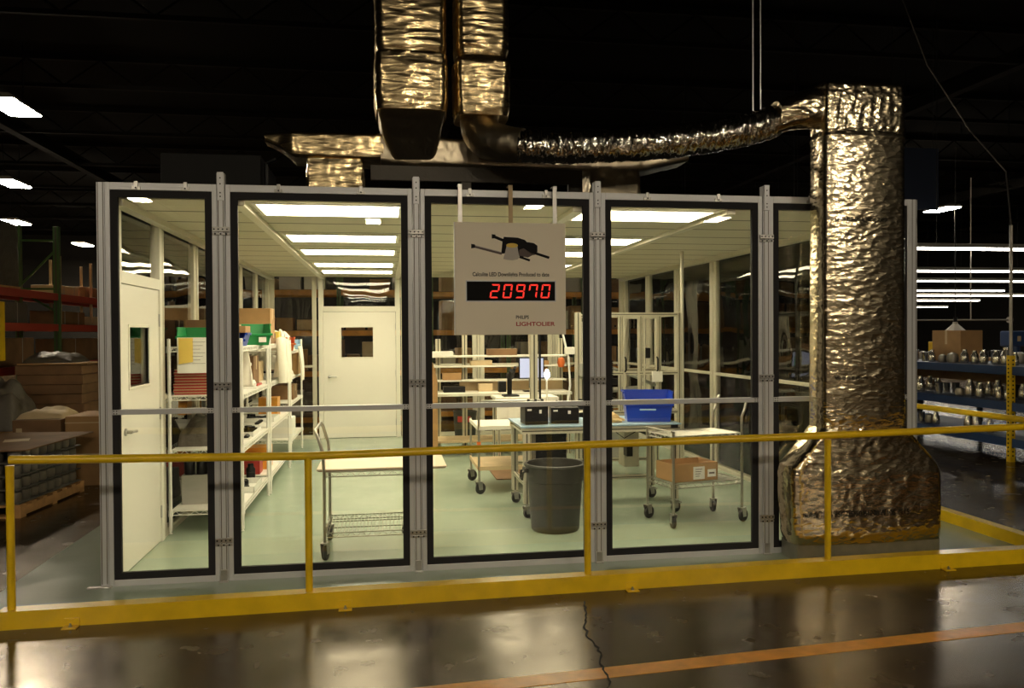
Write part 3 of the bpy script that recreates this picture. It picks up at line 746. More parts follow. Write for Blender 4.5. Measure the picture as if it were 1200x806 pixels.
# ------------------------------------------------------------------ white wire shelving along the side wall
def rack(x0, y0, x1, y1, H, levels, label):
    cx, cy = (x0 + x1) / 2, (y0 + y1) / 2
    t = thing('wire_shelving', label, 'shelving', (cx, cy, .004), 0, 'white wire shelving units')
    a, b = (x1 - x0) / 2, (y1 - y0) / 2
    for sx in (-1, 1):
        for sy in (-1, 1):
            m = MB().tube([(sx * a, sy * b, .02), (sx * a, sy * b, H)], .0145, 12).lathe([(.014, 0), (.014, .008), (.007, .01), (.007, .03)], (sx * a, sy * b, 0), 10)
            m.lathe([(.0145, 0), (.016, .004), (0, .008)], (sx * a, sy * b, H), 10)
            m.build('post', 'wirew', t, smooth=True)
    for z in levels:
        wire_shelf(-a, -b, a, b, z, gap=.024, along='y').build('shelf', 'wirew', t)
        MB().box((-a + .012, -b + .012, z + .003), (a - .012, b - .012, z + .007)).build('shelf_liner', 'wirew', kids(t)[-1])
        k = MB()
        for sx in (-1, 1):
            for sy in (-1, 1): k.lathe([(.0145, -.042), (.021, -.042), (.019, .008), (.0145, .008)], (sx * a, sy * b, z), 12)
        k.build('collar', 'wirew', kids(t)[-1])
LV = (.19, .70, 1.16, 1.57)
rack(-1.795, 1.42, -1.21, 2.96, 1.64, LV, 'near white wire shelving unit, beside the white side door')
rack(-1.795, 3.06, -1.20, 4.76, 1.64, LV, 'middle white wire shelving unit with the cardboard box on top')
rack(-1.76, 5.10, -1.22, 6.55, 1.60, (.30, .78, 1.12, 1.46), 'far white wire shelving unit near the rear door')
S = [z + .008 for z in LV]; S3 = [z + .008 for z in (.30, .78, 1.12, 1.46)]
# shelf loads
tote('stacking_bin', 'green', 'green stacking bin with papers hung on its front, nearest the side door', 'bin', (-1.60, 1.62, S[3]), 0, .30, .34, .17)
pp = thing('hung_paper', 'white sheet with a yellow slip hanging from the green bin', 'paper', (-1.60, 1.405, 1.36))
MB().grid(lambda u, v: V((-.125 + .25 * u, -.004 * math.sin(u * 5) - .012 * (1 - v) * math.sin(u * 3), .30 * v)), 12, 8).build('sheet', 'paper', pp)
MB().grid(lambda u, v: V((-.11 + .115 * u, -.016 - .006 * math.sin(u * 3), .075 + .22 * v + .02 * u * (1 - v))), 6, 6).build('yellow_slip', 'yellowp', pp)
m = MB()
for k in range(7): m.box((.0 + .006 * (k % 2), -.0195, .26 - k * .03), (.105 - .02 * (k % 3), -.019, .263 - k * .03))
m.build('printed_rows', 'printgrey', pp)
for s in pp.children: 
    md = s.modifiers.new('thick', 'SOLIDIFY'); md.thickness = .0015
tote('stacking_bin', 'blue', 'small blue stacking bin behind the front post on the top shelf', 'bin', (-1.30, 1.72, S[3]), 0, .20, .30, .12)
carton('card', 'flat cardboard carton lying on the small blue bin', (-1.32, 1.78, S[3] + .12), (.22, .26, .06), tape=False)
carton('carddk', 'brown carton behind the first green bin on the top shelf', (-1.68, 2.12, S[3]), (.2, .34, .24))
# red trays
tr0 = None
for k in range(9):
    if tr0 is None:
        tr0 = thing('red_tray', 'shallow red tray in the stack under the hung papers', 'tray', (-1.61, 1.70, S[2]), 0, 'stacked red trays')
        MB().box((-.165, -.2, 0), (.165, .2, .006)).box((-.165, -.2, 0), (-.159, .2, .022)).box((.159, -.2, 0), (.165, .2, .022)).box((-.165, -.2, 0), (.165, -.194, .022)).box((-.165, .194, 0), (.165, .2, .022)).build('tray_body', 'redbox', tr0)
        MB().box((-.1658, -.208, .018), (.1658, -.2, .023)).box((-.1658, .2, .018), (.1658, .208, .023)).box((-.1658, -.2, .018), (-.165, .2, .023)).box((.165, -.2, .018), (.1658, .2, .023)).build('rim', 'cardl', tr0)
    else: copy_tree(tr0, (-1.61 + random.uniform(-.006, .006), 1.70 + random.uniform(-.01, .01), S[2] + k * .0245))
tote('parts_bin', 'redbox', 'red parts bin with clutter on top of the red tray stack', 'bin', (-1.58, 1.72, S[2] + 9 * .0245), 0, .30, .32, .13)
for k, (x, y) in enumerate(((-1.64, 1.65), (-1.56, 1.69), (-1.52, 1.61), (-1.60, 1.77))):
    solo(MB().lathe([(0, 0), (.03, 0), (.04, .03), (.025, .05), (0, .055)], n=10), 'metal_part', 'potdull', 'small metal part lying in the red parts bin', 'part', (x, y, S[2] + 9 * .0245 + .1), 'metal parts in the red bin', smooth=True)
# lower shelves, near unit
def lump(lx, ly, h, seed, sc_=6, n=26):
    def fn(u, v):
        x, y = (u - .5) * 2, (v - .5) * 2; e = (1 - abs(x) ** 3) * (1 - abs(y) ** 3)
        return V((x * lx / 2, y * ly / 2, h * max(e, 0) ** .45 * (.78 + .35 * noise.noise(V((x * sc_ / 3 + seed, y * sc_ / 3, seed))))))
    m = MB().grid(fn, n, n); bm = m.bm
    bed = [e for e in bm.edges if e.is_boundary]; bmesh.ops.holes_fill(bm, edges=bed, sides=0)
    return m
solo(lump(.34, .62, .30, 3), 'dark_bag', 'darkwrap', 'crumpled brown plastic bag on the shelf beside the side door', 'bag', (-1.62, 1.92, S[1]), smooth=True)
carton('grayp', 'dull grey box on the bottom shelf beside the side door', (-1.61, 1.90, S[0]), (.30, .50, .26), tape=False)
def strip_parts(label, loc, n, group, rz=0., m='black'):
    t = thing('component_strip', label, 'component strip', loc, rz, group)
    MB().box((-.035, -.01, 0), (.035, n * .05, .012), .002).build('base', 'white', t)
    q = MB()
    for k in range(n): q.lathe([(.022, 0), (.022, .018), (.012, .024), (0, .024)], (0, .02 + k * .05, .012), 10)
    q.build('component_row', m, t)
    return t
for k, (x, y) in enumerate(((-1.42, 1.62), (-1.30, 1.62), (-1.28, 2.05))):
    strip_parts('white strip of black round components on the shelf by the front post', (x, y, S[1]), 7, 'component strips on the near shelf', .05)
strip_parts('white strip of black components on the middle shelving, waist level', (-1.36, 3.2, S[1]), 8, 'component strips on the middle shelf')
def tray(label, loc, dx, dy, h, m='paper', group=None):
    t = thing('plastic_tray', label, 'tray', loc, 0, group)
    MB().box((-dx / 2, -dy / 2, 0), (dx / 2, dy / 2, .006)).box((-dx / 2, -dy / 2, 0), (-dx / 2 + .006, dy / 2, h)).box((dx / 2 - .006, -dy / 2, 0), (dx / 2, dy / 2, h)).box((-dx / 2, -dy / 2, 0), (dx / 2, -dy / 2 + .006, h)).box((-dx / 2, dy / 2 - .006, 0), (dx / 2, dy / 2, h)).build('tray_body', m, t)
    q = MB(); r = random.Random(int(abs(loc[1]) * 100))
    for k in range(10):
        x, y = r.uniform(-.36, .36) * dx, r.uniform(-.36, .36) * dy; q.box((x - .03, y - .03, .006), (x + .03, y + .03, h * r.uniform(.7, 1.5)), .004, r.uniform(0, 3))
    q.build('contents', 'black' if m == 'paper' else 'potdull', t); tag(kids(t)[-1], kind='stuff')
    return t
tray('white tray of dark parts on the near shelving, waist level', (-1.45, 2.45, S[1]), .42, .5, .05)
tray('white tray of parts on the bottom shelf, near unit', (-1.42, 2.35, S[0]), .4, .5, .06)
tray('white tray of dark parts on the middle shelving, waist level', (-1.42, 3.75, S[1]), .40, .46, .05)
tray('white tray on the middle shelving, chest level', (-1.45, 4.3, S[2]), .40, .46, .06)
carton('orange', 'orange carton on the bottom shelf of the middle unit', (-1.40, 3.60, S[0]), (.26, .30, .24), tape=False)
carton('redbox', 'red carton on the bottom shelf of the middle unit', (-1.44, 3.24, S[0] + .0), (.24, .22, .20), tape=False)
carton('orange', 'small orange box at waist level on the middle unit', (-1.38, 4.34, S[1]), (.22, .26, .22), tape=False)
for k, (x, y) in enumerate(((-1.70, 1.70), (-1.60, 1.70), (-1.51, 1.70), (-1.36, 2.80))):
    solo(MB().lathe([(0, 0), (.045, 0), (.045, .12), (.03, .14), (.03, .17), (0, .17)], n=14), 'black_canister', 'black', 'black canister low on the near shelving unit', 'canister', (x, y, S[0] + (.262 if y < 2 else 0)), 'black canisters on the bottom shelf', smooth=True)
# dark box, scale, bins on upper levels
tote('stacking_bin', 'green', 'large green stacking bin with two white cards, on the near unit beyond the post', 'bin', (-1.31, 2.50, S[3]), .35, .36, .36, .21, tags=((-.12, -.05, .03, .08), (.05, .12, .03, .08)))
open_box('cardboard_box', 'cardl', 'pale open carton next to the large green bin on the top shelf', 'box', (-1.46, 2.12, S[3]), 0, .22, .3, .20)
carton('card', 'low carton behind the large green bin on the top shelf', (-1.66, 2.72, S[3]), (.22, .36, .22))
carton('card', 'wide cardboard box standing highest on the middle unit', (-1.46, 3.55, S[3] + .12), (.46, .34, .27))
carton('carddk', 'brown carton under the wide cardboard box', (-1.46, 3.55, S[3]), (.48, .36, .12))
carton('carddk', 'dark carton at chest level behind the white scale', (-1.48, 2.70, S[2]), (.40, .34, .30))
carton('cardl', 'pale carton at chest level on the middle unit', (-1.52, 3.5, S[2]), (.34, .34, .22))
sc_t = thing('bench_scale', 'white bench scale with a raised head on the near shelving', 'scale', (-1.36, 2.24, S[2]), .2)
MB().prism([(-.14, -.16, 0), (.14, -.16, 0), (.14, -.14, .06), (-.14, -.14, .06)], (0, .30, .015)).build('base', 'paper', sc_t)
MB().box((-.1, -.1, .075), (.1, .1, .085), .003).build('pan', 'steel', sc_t)
MB().prism([(-.035, .1, .05), (.035, .1, .05), (.02, .13, .22), (-.02, .13, .22)], (0, .03, 0)).build('column', 'paper', sc_t)
MB().box((-.11, .08, .21), (.11, .15, .245), .01).build('head', 'paper', sc_t)
solo(MB().box((-.15, -.05, 0), (.15, .05, .02), .004), 'flat_red_box', 'redbox', 'flat red box lying at the shelf edge beyond the scale', 'box', (-1.30, 2.72, S[2] + .0), rz=PI / 2)
# hanging smocks
def smock(label, x, y, zt, w, ln, group='hanging white smocks'):
    t = thing('hanging_smock', label, 'smock', (x, y, zt), PI / 2, group)
    def fn(u, v):
        a = u * 2 * PI; f = .5 + .5 * v
        rx = w / 2 * (.55 + .45 * min(1, v * 3)) * (1 + .05 * math.sin(a * 5 + v * 2)); ry = .045 * (.5 + v) * (1 + .35 * math.sin(a * 4 + x * 9))
        return V((rx * math.cos(a), ry * math.sin(a), -.02 - ln * v))
    MB().grid(fn, 40, 14).build('garment_body', 'cloth', t, smooth=True)
    for s in (-1, 1):
        MB().tube([(s * w * .28, 0, -.03), (s * w * .46, -.01, -.10), (s * w * .56, -.02, -.3), (s * w * .55, -.03, -.52)], [.05, .055, .05, .042], 10).build('sleeve', 'cloth', t, smooth=True)
    MB().tube([(0, 0, .0), (0, 0, .03), (.015, 0, .05)], .004, 6).build('hanger_hook', 'steel', t)
    return t
smock('white smock hanging at the seam of the near and middle units', -1.16, 3.70, 1.66, .20, .44)
smock('white smock hanging on the middle unit edge', -1.16, 4.05, 1.64, .18, .40)
slv = MB().grid(lambda u, v: V(((u - .5) * (.10 + .03 * v) + .05 * v, .012 * math.sin(u * 6 + v * 4) + .03 * math.sin(v * 3), -.36 * v)), 10, 16)
o = slv.build('draped_towel', 'cloth', None, None, True); o.location = (-1.30, 1.93, 1.565); tag(o, 'white towel hanging from the top shelf behind the front post', 'towel'); md = o.modifiers.new('thick', 'SOLIDIFY'); md.thickness = .02
slv = MB().grid(lambda u, v: V((.03 * math.sin(v * 2) + .01 * math.sin(u * 9), (u - .5) * (.36 - .1 * v), .05 * (1 - v) - .42 * v)), 14, 16)
o = slv.build('draped_towel', 'cloth', None, None, True); o.location = (-1.15, 5.75, 1.47); tag(o, 'white cloth draped down from the puffy white bag on the far shelving', 'towel'); md = o.modifiers.new('thick', 'SOLIDIFY'); md.thickness = .02
solo(lump(.44, .62, .30, 5, 9), 'white_bag', 'cloth', 'puffy white bag heaped on the far shelving', 'bag', (-1.46, 5.62, S3[3]), smooth=True)
solo(lump(.34, .40, .16, 8, 9), 'white_bag', 'cloth', 'white bag draped low on the far shelving', 'bag', (-1.40, 5.5, S3[2]), smooth=True)
solo(lump(.40, .5, .22, 12, 9), 'white_bag', 'cloth', 'white crumpled sheet on the middle unit, chest level', 'bag', (-1.44, 4.35, S[2] + .1), smooth=True)
tote('stacking_bin', 'orangebin', 'orange stacking bin in front of the puffy white bag', 'bin', (-1.30, 5.22, S3[3]), .3, .24, .24, .18)
tote('stacking_bin', 'lightblue', 'small pale blue bin on the far shelving beyond the white bag', 'bin', (-1.3, 6.2, S3[3]), .2, .2, .22, .14)
carton('yellowp', 'flat yellow box by the white bag on the middle unit end', (-1.42, 4.55, S[3]), (.3, .24, .14), tape=False)
carton('card', 'cardboard box under the orange bin on the far unit', (-1.34, 5.95, S3[2]), (.30, .34, .30))
for k, (mm, l) in enumerate((('green', 'green binder standing on the far shelving'), ('cardl', 'tan binder next to the green binder'), ('carddk', 'brown binder next to the tan binder'))):
    solo(MB().box((-.13, -.03, 0), (.13, .03, .30), .004), 'ring_binder', mm, l, 'binder', (-1.36, 5.26 - k * .065, S3[2]))
carton('paper', 'white carton on the lowest level of the far shelving', (-1.40, 5.5, S3[0]), (.36, .4, .26), tape=False)
carton('carddk', 'dark carton at waist level of the far shelving', (-1.42, 5.9, S3[1]), (.36, .5, .2))

# ------------------------------------------------------------------ trolley with a tan board
tl = thing('board_trolley', 'steel wire trolley with bent push handle, behind the second pane', 'trolley', (-.14, .66, .004))
hx, hy = .31, .30
for sx in (-1, 1):
    for sy in (-1, 1):
        MB().tube([(sx * hx, sy * hy, .11), (sx * hx, sy * hy, .67)], .0125, 12).build('post', 'chrome', tl, smooth=True)
        caster(tl, sx * hx, sy * hy, .062, ang=PI / 2 + .25 * sy if sx < 0 else .3, zt=.165)
wire_shelf(-hx, -hy, hx, hy, .205).build('wire_shelf', 'chrome', tl)
wire_shelf(-hx, -hy, hx, hy, .655).build('wire_shelf', 'chrome', tl)
MB().tube([(-hx, -hy, .62), (-hx - .01, -hy, .80), (-hx - .05, -hy, .93), (-hx - .065, -hy + .03, .965), (-hx - .065, hy - .03, .965), (-hx - .05, hy, .93), (-hx - .01, hy, .80), (-hx, hy, .62)], .0125, 12).build('push_handle', 'chrome', tl, smooth=True)
bd = MB().box((-.50, -.34, 0), (.46, .33, .012), .002)
bdo = thing('tan_board', 'tan board laid across the wire trolley top', 'board', (-.005, .69, .672))
bd.build('sheet', 'board', bdo)
MB().box((-.49, -.33, -.008), (.45, .32, -.0005)).build('backing', 'carddk', bdo)

# ------------------------------------------------------------------ grey trash can
tc_ = thing('trash_can', 'large round grey plastic trash can standing by the work table', 'trash can', (1.43, 1.02, .004))
MB().lathe([(0, .0), (.195, .0), (.205, .012), (.222, .26), (.232, .42), (.240, .425), (.246, .545), (.246, .56), (.238, .56), (.232, .50), (.222, .42), (.2, .03), (0, .025)], n=48).build('barrel', 'bingrey', tc_, smooth=True)
MB().lathe([(.240, .545), (.262, .545), (.266, .556), (.262, .568), (.250, .572), (.238, .568), (.240, .545)], n=48).build('rim', 'bingrey', tc_, smooth=True)
for s in (-1, 1):
    m = MB().tube([(s * .24, -.05, .52), (s * .285, -.05, .50), (s * .292, -.045, .44), (s * .292, .045, .44), (s * .285, .05, .50), (s * .24, .05, .52)], .010, 8).box((s * .236, -.06, .50), (s * .275, .06, .53), .004)
    m.build('side_handle', 'bingrey', tc_, smooth=True)
tc2 = thing('trash_can', 'small grey waste bin with a red label by the rear wall', 'trash can', (1.24, 6.95, .004))
MB().lathe([(0, 0), (.15, 0), (.16, .02), (.185, .44), (.195, .46), (.18, .46), (.15, .03), (0, .02)], n=32).build('barrel', 'bingrey', tc2, smooth=True)
MB().grid(lambda u, v: V((.1805 * math.sin((u - .5) * 1.2 - .2), -.1845 * math.cos((u - .5) * 1.2 - .2), .30 + .09 * v)), 10, 2).build('red_label', 'redbox', tc2)

# ------------------------------------------------------------------ work table with blue mat
wt = thing('work_table', 'wheeled aluminium profile work table with a pale blue top', 'table', (1.96, 1.80, .004))
tx, ty = .745, .37
def prof(m, a, b, w=.022):
    """slotted profile bar along one axis"""
    a, b = V(a), V(b); d = b - a; ax = max(range(3), key=lambda i: abs(d[i])); lo = [min(a[i], b[i]) - (0 if i == ax else w) for i in range(3)]; hi = [max(a[i], b[i]) + (0 if i == ax else w) for i in range(3)]
    m.box(lo, hi, .003)
    for o in range(3):
        if o == ax: continue
        p = 3 - o - ax; c = (lo[p] + hi[p]) / 2
        for q in (lo[o], hi[o]):
            l2, h2 = list(lo), list(hi); l2[p], h2[p] = c - w * .22, c + w * .22
            l2[o], h2[o] = q - .0006, q + .0006; l2[ax] += .002; h2[ax] -= .002; m.box(l2, h2, mi=1)  # flat dark strip laid on the face as the slot's shade
    return m
for sx in (-1, 1):
    for sy in (-1, 1):
        prof(MB(), (sx * (tx - .045), sy * (ty - .03), .13), (sx * (tx - .045), sy * (ty - .03), .77), .03).build('leg', 'alum_in', wt)
        caster(wt, sx * (tx - .045), sy * (ty - .03), .05, ang=.4, zt=.135, brake=True)
m = MB()
for sy in (-1, 1): prof(m, (-tx, sy * (ty - .03), .79), (tx, sy * (ty - .03), .79), .028)
for sx in (-1, 1): prof(m, (sx * (tx - .045), -ty + .06, .79), (sx * (tx - .045), ty - .06, .79), .028)
m.build('apron', 'alum_in', wt)
m = MB()
prof(m, (-tx + .08, ty - .03, .22), (tx - .08, ty - .03, .22), .018); prof(m, (-tx + .08, ty - .03, .40), (tx - .08, ty - .03, .40), .016)
prof(m, (-tx + .045, -ty + .06, .30), (-tx + .045, ty - .06, .30), .018)
m.build('lower_rail', 'alum_in', wt)
MB().box((-tx - .01, -ty - .01, .82), (tx + .01, ty + .01, .834), .002).build('top', 'bluetop', wt)
MB().box((tx - .09, -ty - .004, .79), (tx - .02, -ty, .83)).build('end_cap', 'black', wt)
m = MB().tube([(.1, .2, .76), (.12, .22, .4), (.05, .3, .02)], .006, 6).tube([(.12, .2, .6), (.4, .25, .55), (.55, .3, .75)], .005, 6).tube([(-.1, -.33, .775), (.0, -.33, .70), (.12, -.33, .775)], .004, 6).tube([(.12, -.33, .775), (.22, -.33, .70), (.36, -.33, .775)], .004, 6)
m.build('cable', 'black', wt)
m = MB().box((.35, .1, .36), (.5, .3, .74), .005); m.build('control_box', 'alum_in', wt); m = MB().box((.34, -.02, .48), (.40, .1, .62), .004).box((-.55, .0, .30), (-.25, .25, .76), .01); m.build('drive_unit', 'black', wt)
TZ = .84
def black_unit(label, loc, dx, dy, dz, rz):
    t = thing('black_instrument', label, 'instrument', loc, rz, 'black instruments on the work table')
    MB().box((-dx / 2, -dy / 2, 0), (dx / 2, dy / 2, dz), .008).build('case', 'black', t)
    m = MB(); m.box((-dx / 2 + .02, -dy / 2 - .004, dz * .75), (-dx / 2 + .06, -dy / 2, dz * .85)); m.box((dx * .1, -dy / 2 - .004, dz * .6), (dx * .2, -dy / 2, dz * .8)); m.build('bright_label', 'paper', t)
    m = MB()
    for k in range(3): m.tube([(-dx * .3 + k * dx * .3, 0, dz), (-dx * .3 + k * dx * .3 + .02, .02, dz + .05)], .014, 8)
    m.build('connector', 'blackm', t); return t
black_unit('boxy black instrument at the table end nearest the cart', (1.37, 1.66, TZ), .22, .22, .17, .05)
black_unit('lower black instrument beside the boxy one', (1.66, 1.70, TZ), .26, .24, .15, -.1)
t = thing('coiled_hose', 'black coiled hose lying behind the black instruments', 'hose', (1.88, 1.78, TZ))
MB().tube([(.10 * math.cos(a * .5) * (1 + a * .01), .06 * math.sin(a * .5), .02 + .006 * a) for a in range(30)], .014, 8).build('hose', 'black', t, smooth=True)
tag(kids(t)[-1])
g = thing('work_glove', 'tan work gloves lying beside the blue tote', 'gloves', (2.10, 1.62, TZ), .2)
m = lump(.17, .13, .10, 4); m.build('palm', 'tanl', g, smooth=True)
for k in range(4): MB().tube([(.04, -.036 + k * .024, .03), (.09, -.042 + k * .027, .028), (.13 - .01 * abs(k - 1.5), -.045 + k * .03, .018)], [.014, .014, .011], 8).build('finger', 'tanl', g, smooth=True)
MB().tube([(-.01, -.05, .028), (.03, -.085, .024), (.06, -.09, .016)], [.016, .014, .011], 8).build('thumb', 'tanl', g, smooth=True)
solo(lump(.22, .20, .07, 14), 'cloth_wipe', 'cloth', 'white wipes heaped on the work table', 'wipes', (2.02, 1.86, TZ), smooth=True)
bt = tote('blue_tote', 'blue', 'big blue plastic stacking bin on the work table end', 'bin', (2.49, 1.74, TZ), -.22, .46, .38, .28, front=.62)
MB().box((-.09, -.222, .11), (.06, -.214, .125), .003).build('glossy_grip', 'lightblue', bt)

# ------------------------------------------------------------------ wire cart with a cardboard box
wc = thing('wire_cart', 'chrome wire cart with two bent push handles, near the fourth pane', 'cart', (2.72, 1.12, .004), math.radians(12))
ax_, ay_ = .35, .215
for sx in (-1, 1):
    for sy in (-1, 1):
        top = .83 if sx < 0 else .80
        MB().tube([(sx * ax_, sy * ay_, .11), (sx * ax_, sy * ay_, top)], .0125, 12).build('post', 'chrome', wc, smooth=True)
        caster(wc, sx * ax_, sy * ay_, .058, ang=(1.3 if (sx < 0) == (sy < 0) else .35), zt=.15)
    if sx > 0:
        for sy in (-1, 1): MB().tube([(ax_, sy * ay_, .78), (ax_, sy * ay_, .93), (ax_ + .03, sy * ay_, .99), (ax_ + .05, sy * ay_, 1.06), (ax_ + .07, sy * ay_, 1.085)], .0125, 10).build('push_handle', 'chrome', wc, smooth=True)
wire_shelf(-ax_, -ay_, ax_, ay_, .375).build('wire_shelf', 'chrome', wc)
wire_shelf(-ax_, -ay_, ax_, ay_, .785).build('wire_shelf', 'chrome', wc)
m = MB(); m.tube([(-ax_ - .02, -ay_, .83), (-ax_ - .02, ay_, .83)], .006, 8); m.build('end_rail', 'chrome', wc)
ob = open_box('cardboard_box', 'card', 'open orange-brown cardboard box with two white labels on the wire cart', 'box', (2.63, 1.07, .388), math.radians(12), .44, .30, .155)
MB().box((-.03, -.1515, .015), (.085, -.150, .125)).build('shipping_label', 'paper', ob); MB().box((.115, -.1515, .03), (.20, -.150, .095)).build('shipping_label', 'paper', ob)
m = MB()
for k in range(4): m.box((-.01, -.1525, .10 - k * .02), (.06 - .01 * k, -.1515, .105 - k * .02))
m.box((.13, -.1525, .055), (.185, -.1515, .07)); m.build('label_print', 'printgrey', kids(ob)[1])

# ------------------------------------------------------------------ shelf cart behind the table
cb = thing('shelf_cart', 'pale two-shelf push cart with looped handle, behind the work table end', 'cart', (1.30, 3.02, .004))
for sx in (-1, 1):
    for sy in (-1, 1):
        MB().tube([(sx * .34, sy * .40, .10), (sx * .34, sy * .40, .72 if sy > 0 else .9)], .013, 10).build('post', 'chrome', cb, smooth=True)
        caster(cb, sx * .34, sy * .40, .06, ang=.5 if sx < 0 else 1.2, zt=.16)
for z, mm in ((.25, 'cardl'), (.67, 'white')):
    MB().box((-.35, -.41, z), (.35, .41, z + .02), .004).box((-.355, -.415, z), (-.34, .415, z + .04)).box((.34, -.415, z), (.355, .415, z + .04)).box((-.355, -.415, z), (.355, -.40, z + .04)).build('shelf', mm, cb)
MB().tube([(-.34, -.40, .85), (-.34, -.40, .93), (-.31, -.40, .97), (.31, -.40, .97), (.34, -.40, .93), (.34, -.40, .85)], .013, 10).build('push_handle', 'chrome', cb, smooth=True)
MB().lathe([(.015, 0), (.022, 0), (.022, .05), (.015, .05)], (-.34, -.40, .50), 10).build('orange_band', 'orangebin', cb)
solo(MB().box((-.5, -.55, 0), (.5, .55, .012), .004), 'floor_mat', 'carddk', 'flat brown floor mat under the shelf cart', 'mat', (1.75, 3.95, .004))

# ------------------------------------------------------------------ tall machine frame and test frame
mf = thing('machine_frame', 'tall pale aluminium machine frame with doors, behind the blue bin', 'machine', (2.82, 3.40, .004))
fx, fy, fh = .47, .38, 1.90
for sx in (-1, 1):
    for sy in (-1, 1): prof(MB(), (sx * fx, sy * fy, .0), (sx * fx, sy * fy, fh), .022).build('upright', 'machine', mf)
m = MB()
for z in (.78, 1.22, fh - .02):
    for sy in (-1, 1): prof(m, (-fx + .02, sy * fy, z), (fx - .02, sy * fy, z), .02)
    for sx in (-1, 1): prof(m, (sx * fx, -fy + .02, z), (sx * fx, fy - .02, z), .02)
m.build('cross_rail', 'machine', mf)
for k, x in enumerate((-.22, .02, .24)):
    prof(MB(), (x, -fy, .78), (x, -fy, fh - .04), .018).build('mullion', 'machine', mf)
for x0, x1 in ((-.19, .0), (.04, .22)):
    m = MB(); y = -fy - .025
    m.box((x0, y - .012, .82), (x0 + .025, y, 1.86), .003).box((x1 - .025, y - .012, .82), (x1, y, 1.86), .003).box((x0 + .025, y - .012, .82), (x1 - .025, y, .85), .003).box((x0 + .025, y - .012, 1.83), (x1 - .025, y, 1.86), .003)
    d = m.build('frame_door', 'machine', mf)
    MB().tube([(x0 + .02 if x0 < 0 else x1 - .02, y - .012, 1.24), (x0 + .02 if x0 < 0 else x1 - .02, y - .045, 1.26), (x0 + .02 if x0 < 0 else x1 - .02, y - .045, 1.38), (x0 + .02 if x0 < 0 else x1 - .02, y - .012, 1.40)], .010, 8).build('pull_handle', 'black', d)
MB().box((-.44, -.2, .25), (.05, .34, .74), .01).build('lower_cabinet', 'grayp', mf)
m = MB()
for k in range(26): m.box((-.36, -.42, .80 + k * .022), (-.31, -.38, .815 + k * .022), .002)
m.build('cable_chain', 'black', mf)
m = MB()
for k in range(30): m.box((-.45, -.44, 1.2 + k * .022), (-.41, -.41, 1.214 + k * .022), .002)
m.build('cable_chain', 'grayp', mf)
MB().box((.14, -.44, 1.12), (.26, -.40, 1.24), .006).build('control_box', 'white', mf)
MB().box((.06, -.2, 1.38), (.2, -.08, 1.5), .01).build('motor', 'black', mf)
MB().tube([(-.47, -.42, 1.24), (-.40, -.46, 1.20), (-.30, -.46, 1.14)], .018, 8).box((-.36, -.48, 1.10), (-.27, -.43, 1.17), .005).build('black_arm', 'black', mf)
m = MB()
for sx in (-1, 1):
    for z in (1.6, 1.75): m.lathe([(0, 0), (.012, 0), (.012, .004), (0, .004)], (sx * .3 + .02, -fy - .022, z), 8, (0, -1, 0))
m.build('black_knob', 'black', mf)
m = MB().tube([(-.3, 0, 1.30), (.1, -.05, 1.15), (.35, .1, 1.05)], .02, 8).tube([(-.2, .1, 1.0), (.2, .1, 1.02)], .03, 8).box((-.1, -.05, .78), (.05, .1, 1.0), .005)
m.build('inner_mechanism', 'steel', mf, smooth=True)
solo(MB().tube([(0, 0, 0), (0, 0, 2.59)], .02, 10), 'service_pole', 'alum_in', 'slim pole from floor to ceiling beside the machine frame', 'pole', (3.33, 3.02, .004))
tf = thing('test_frame', 'pale test stand with white panel and uprights, left of the machine frame', 'machine', (2.12, 3.05, .004))
tf['label'] = 'pale test stand with white panel and uprights beside the machine frame'
for x, h in ((-.50, 1.95), (.0, 1.9), (.24, 1.9)):
    prof(MB(), (x, -.02, 0), (x, -.02, h), .032 if x > -.3 else .04).build('upright', 'machine', tf)
m = MB()
for z in (.80, 1.18, 1.45, 1.86): prof(m, (-.0, .0, z), (.24, .0, z), .018)
m.build('cross_rail', 'machine', tf)
MB().prism([(.04, -.05, 1.30), (.17, -.05, 1.42), (.19, -.05, 1.80), (.04, -.05, 1.80)], (0, .03, 0)).build('white_panel', 'white', tf)
MB().box((-.445, -.06, .82), (-.425, -.02, 1.86), .003).build('dark_slide', 'black', tf)
m = MB().tube([(-.2, -.06, 1.75), (-.12, -.08, 1.4), (-.1, -.07, 1.1), (-.14, -.06, .84)], .012, 8); m.build('hose', 'paper', tf, smooth=True)
MB().box((-.16, -.10, 1.44), (-.05, -.04, 1.52), .004).build('small_box', 'white', tf); MB().box((.0, -.12, 1.2), (.06, -.06, 1.34), .004).build('gauge_box', 'grayp', tf)
MB().lathe([(0, 0), (.03, .0), (.045, .05), (.03, .1), (0, .11)], (-.20, -.06, 1.30), 12).build('orange_cap', 'orangebin', tf, smooth=True)
MB().box((-.56, -.2, .78), (.32, .26, .81), .004).build('deck', 'white', tf)
m = MB()
for k in range(5): m.box((.14 + .03 * (k % 2), -.1, .82 + k * .07), (.22, -.05, .85 + k * .07), .004)
m.build('valve_stack', 'potdull', tf)
lp = thing('work_lamp', 'small work lamp with a bright bulb beside the monitor', 'lamp', (2.02, 4.30, .004))
MB().lathe([(0, 0), (.10, 0), (.10, .02), (.02, .03), (0, .03)], (0, 0, .0), 16).tube([(0, 0, .02), (0, 0, 1.22)], .012, 8).build('stand', 'white', lp)
MB().lathe([(0, 0), (.025, .01), (.04, .045), (.03, .085), (.018, .10), (.018, .12), (0, .12)], (0, -.02, 1.10), 14).build('bulb', 'bulb', lp, smooth=True)

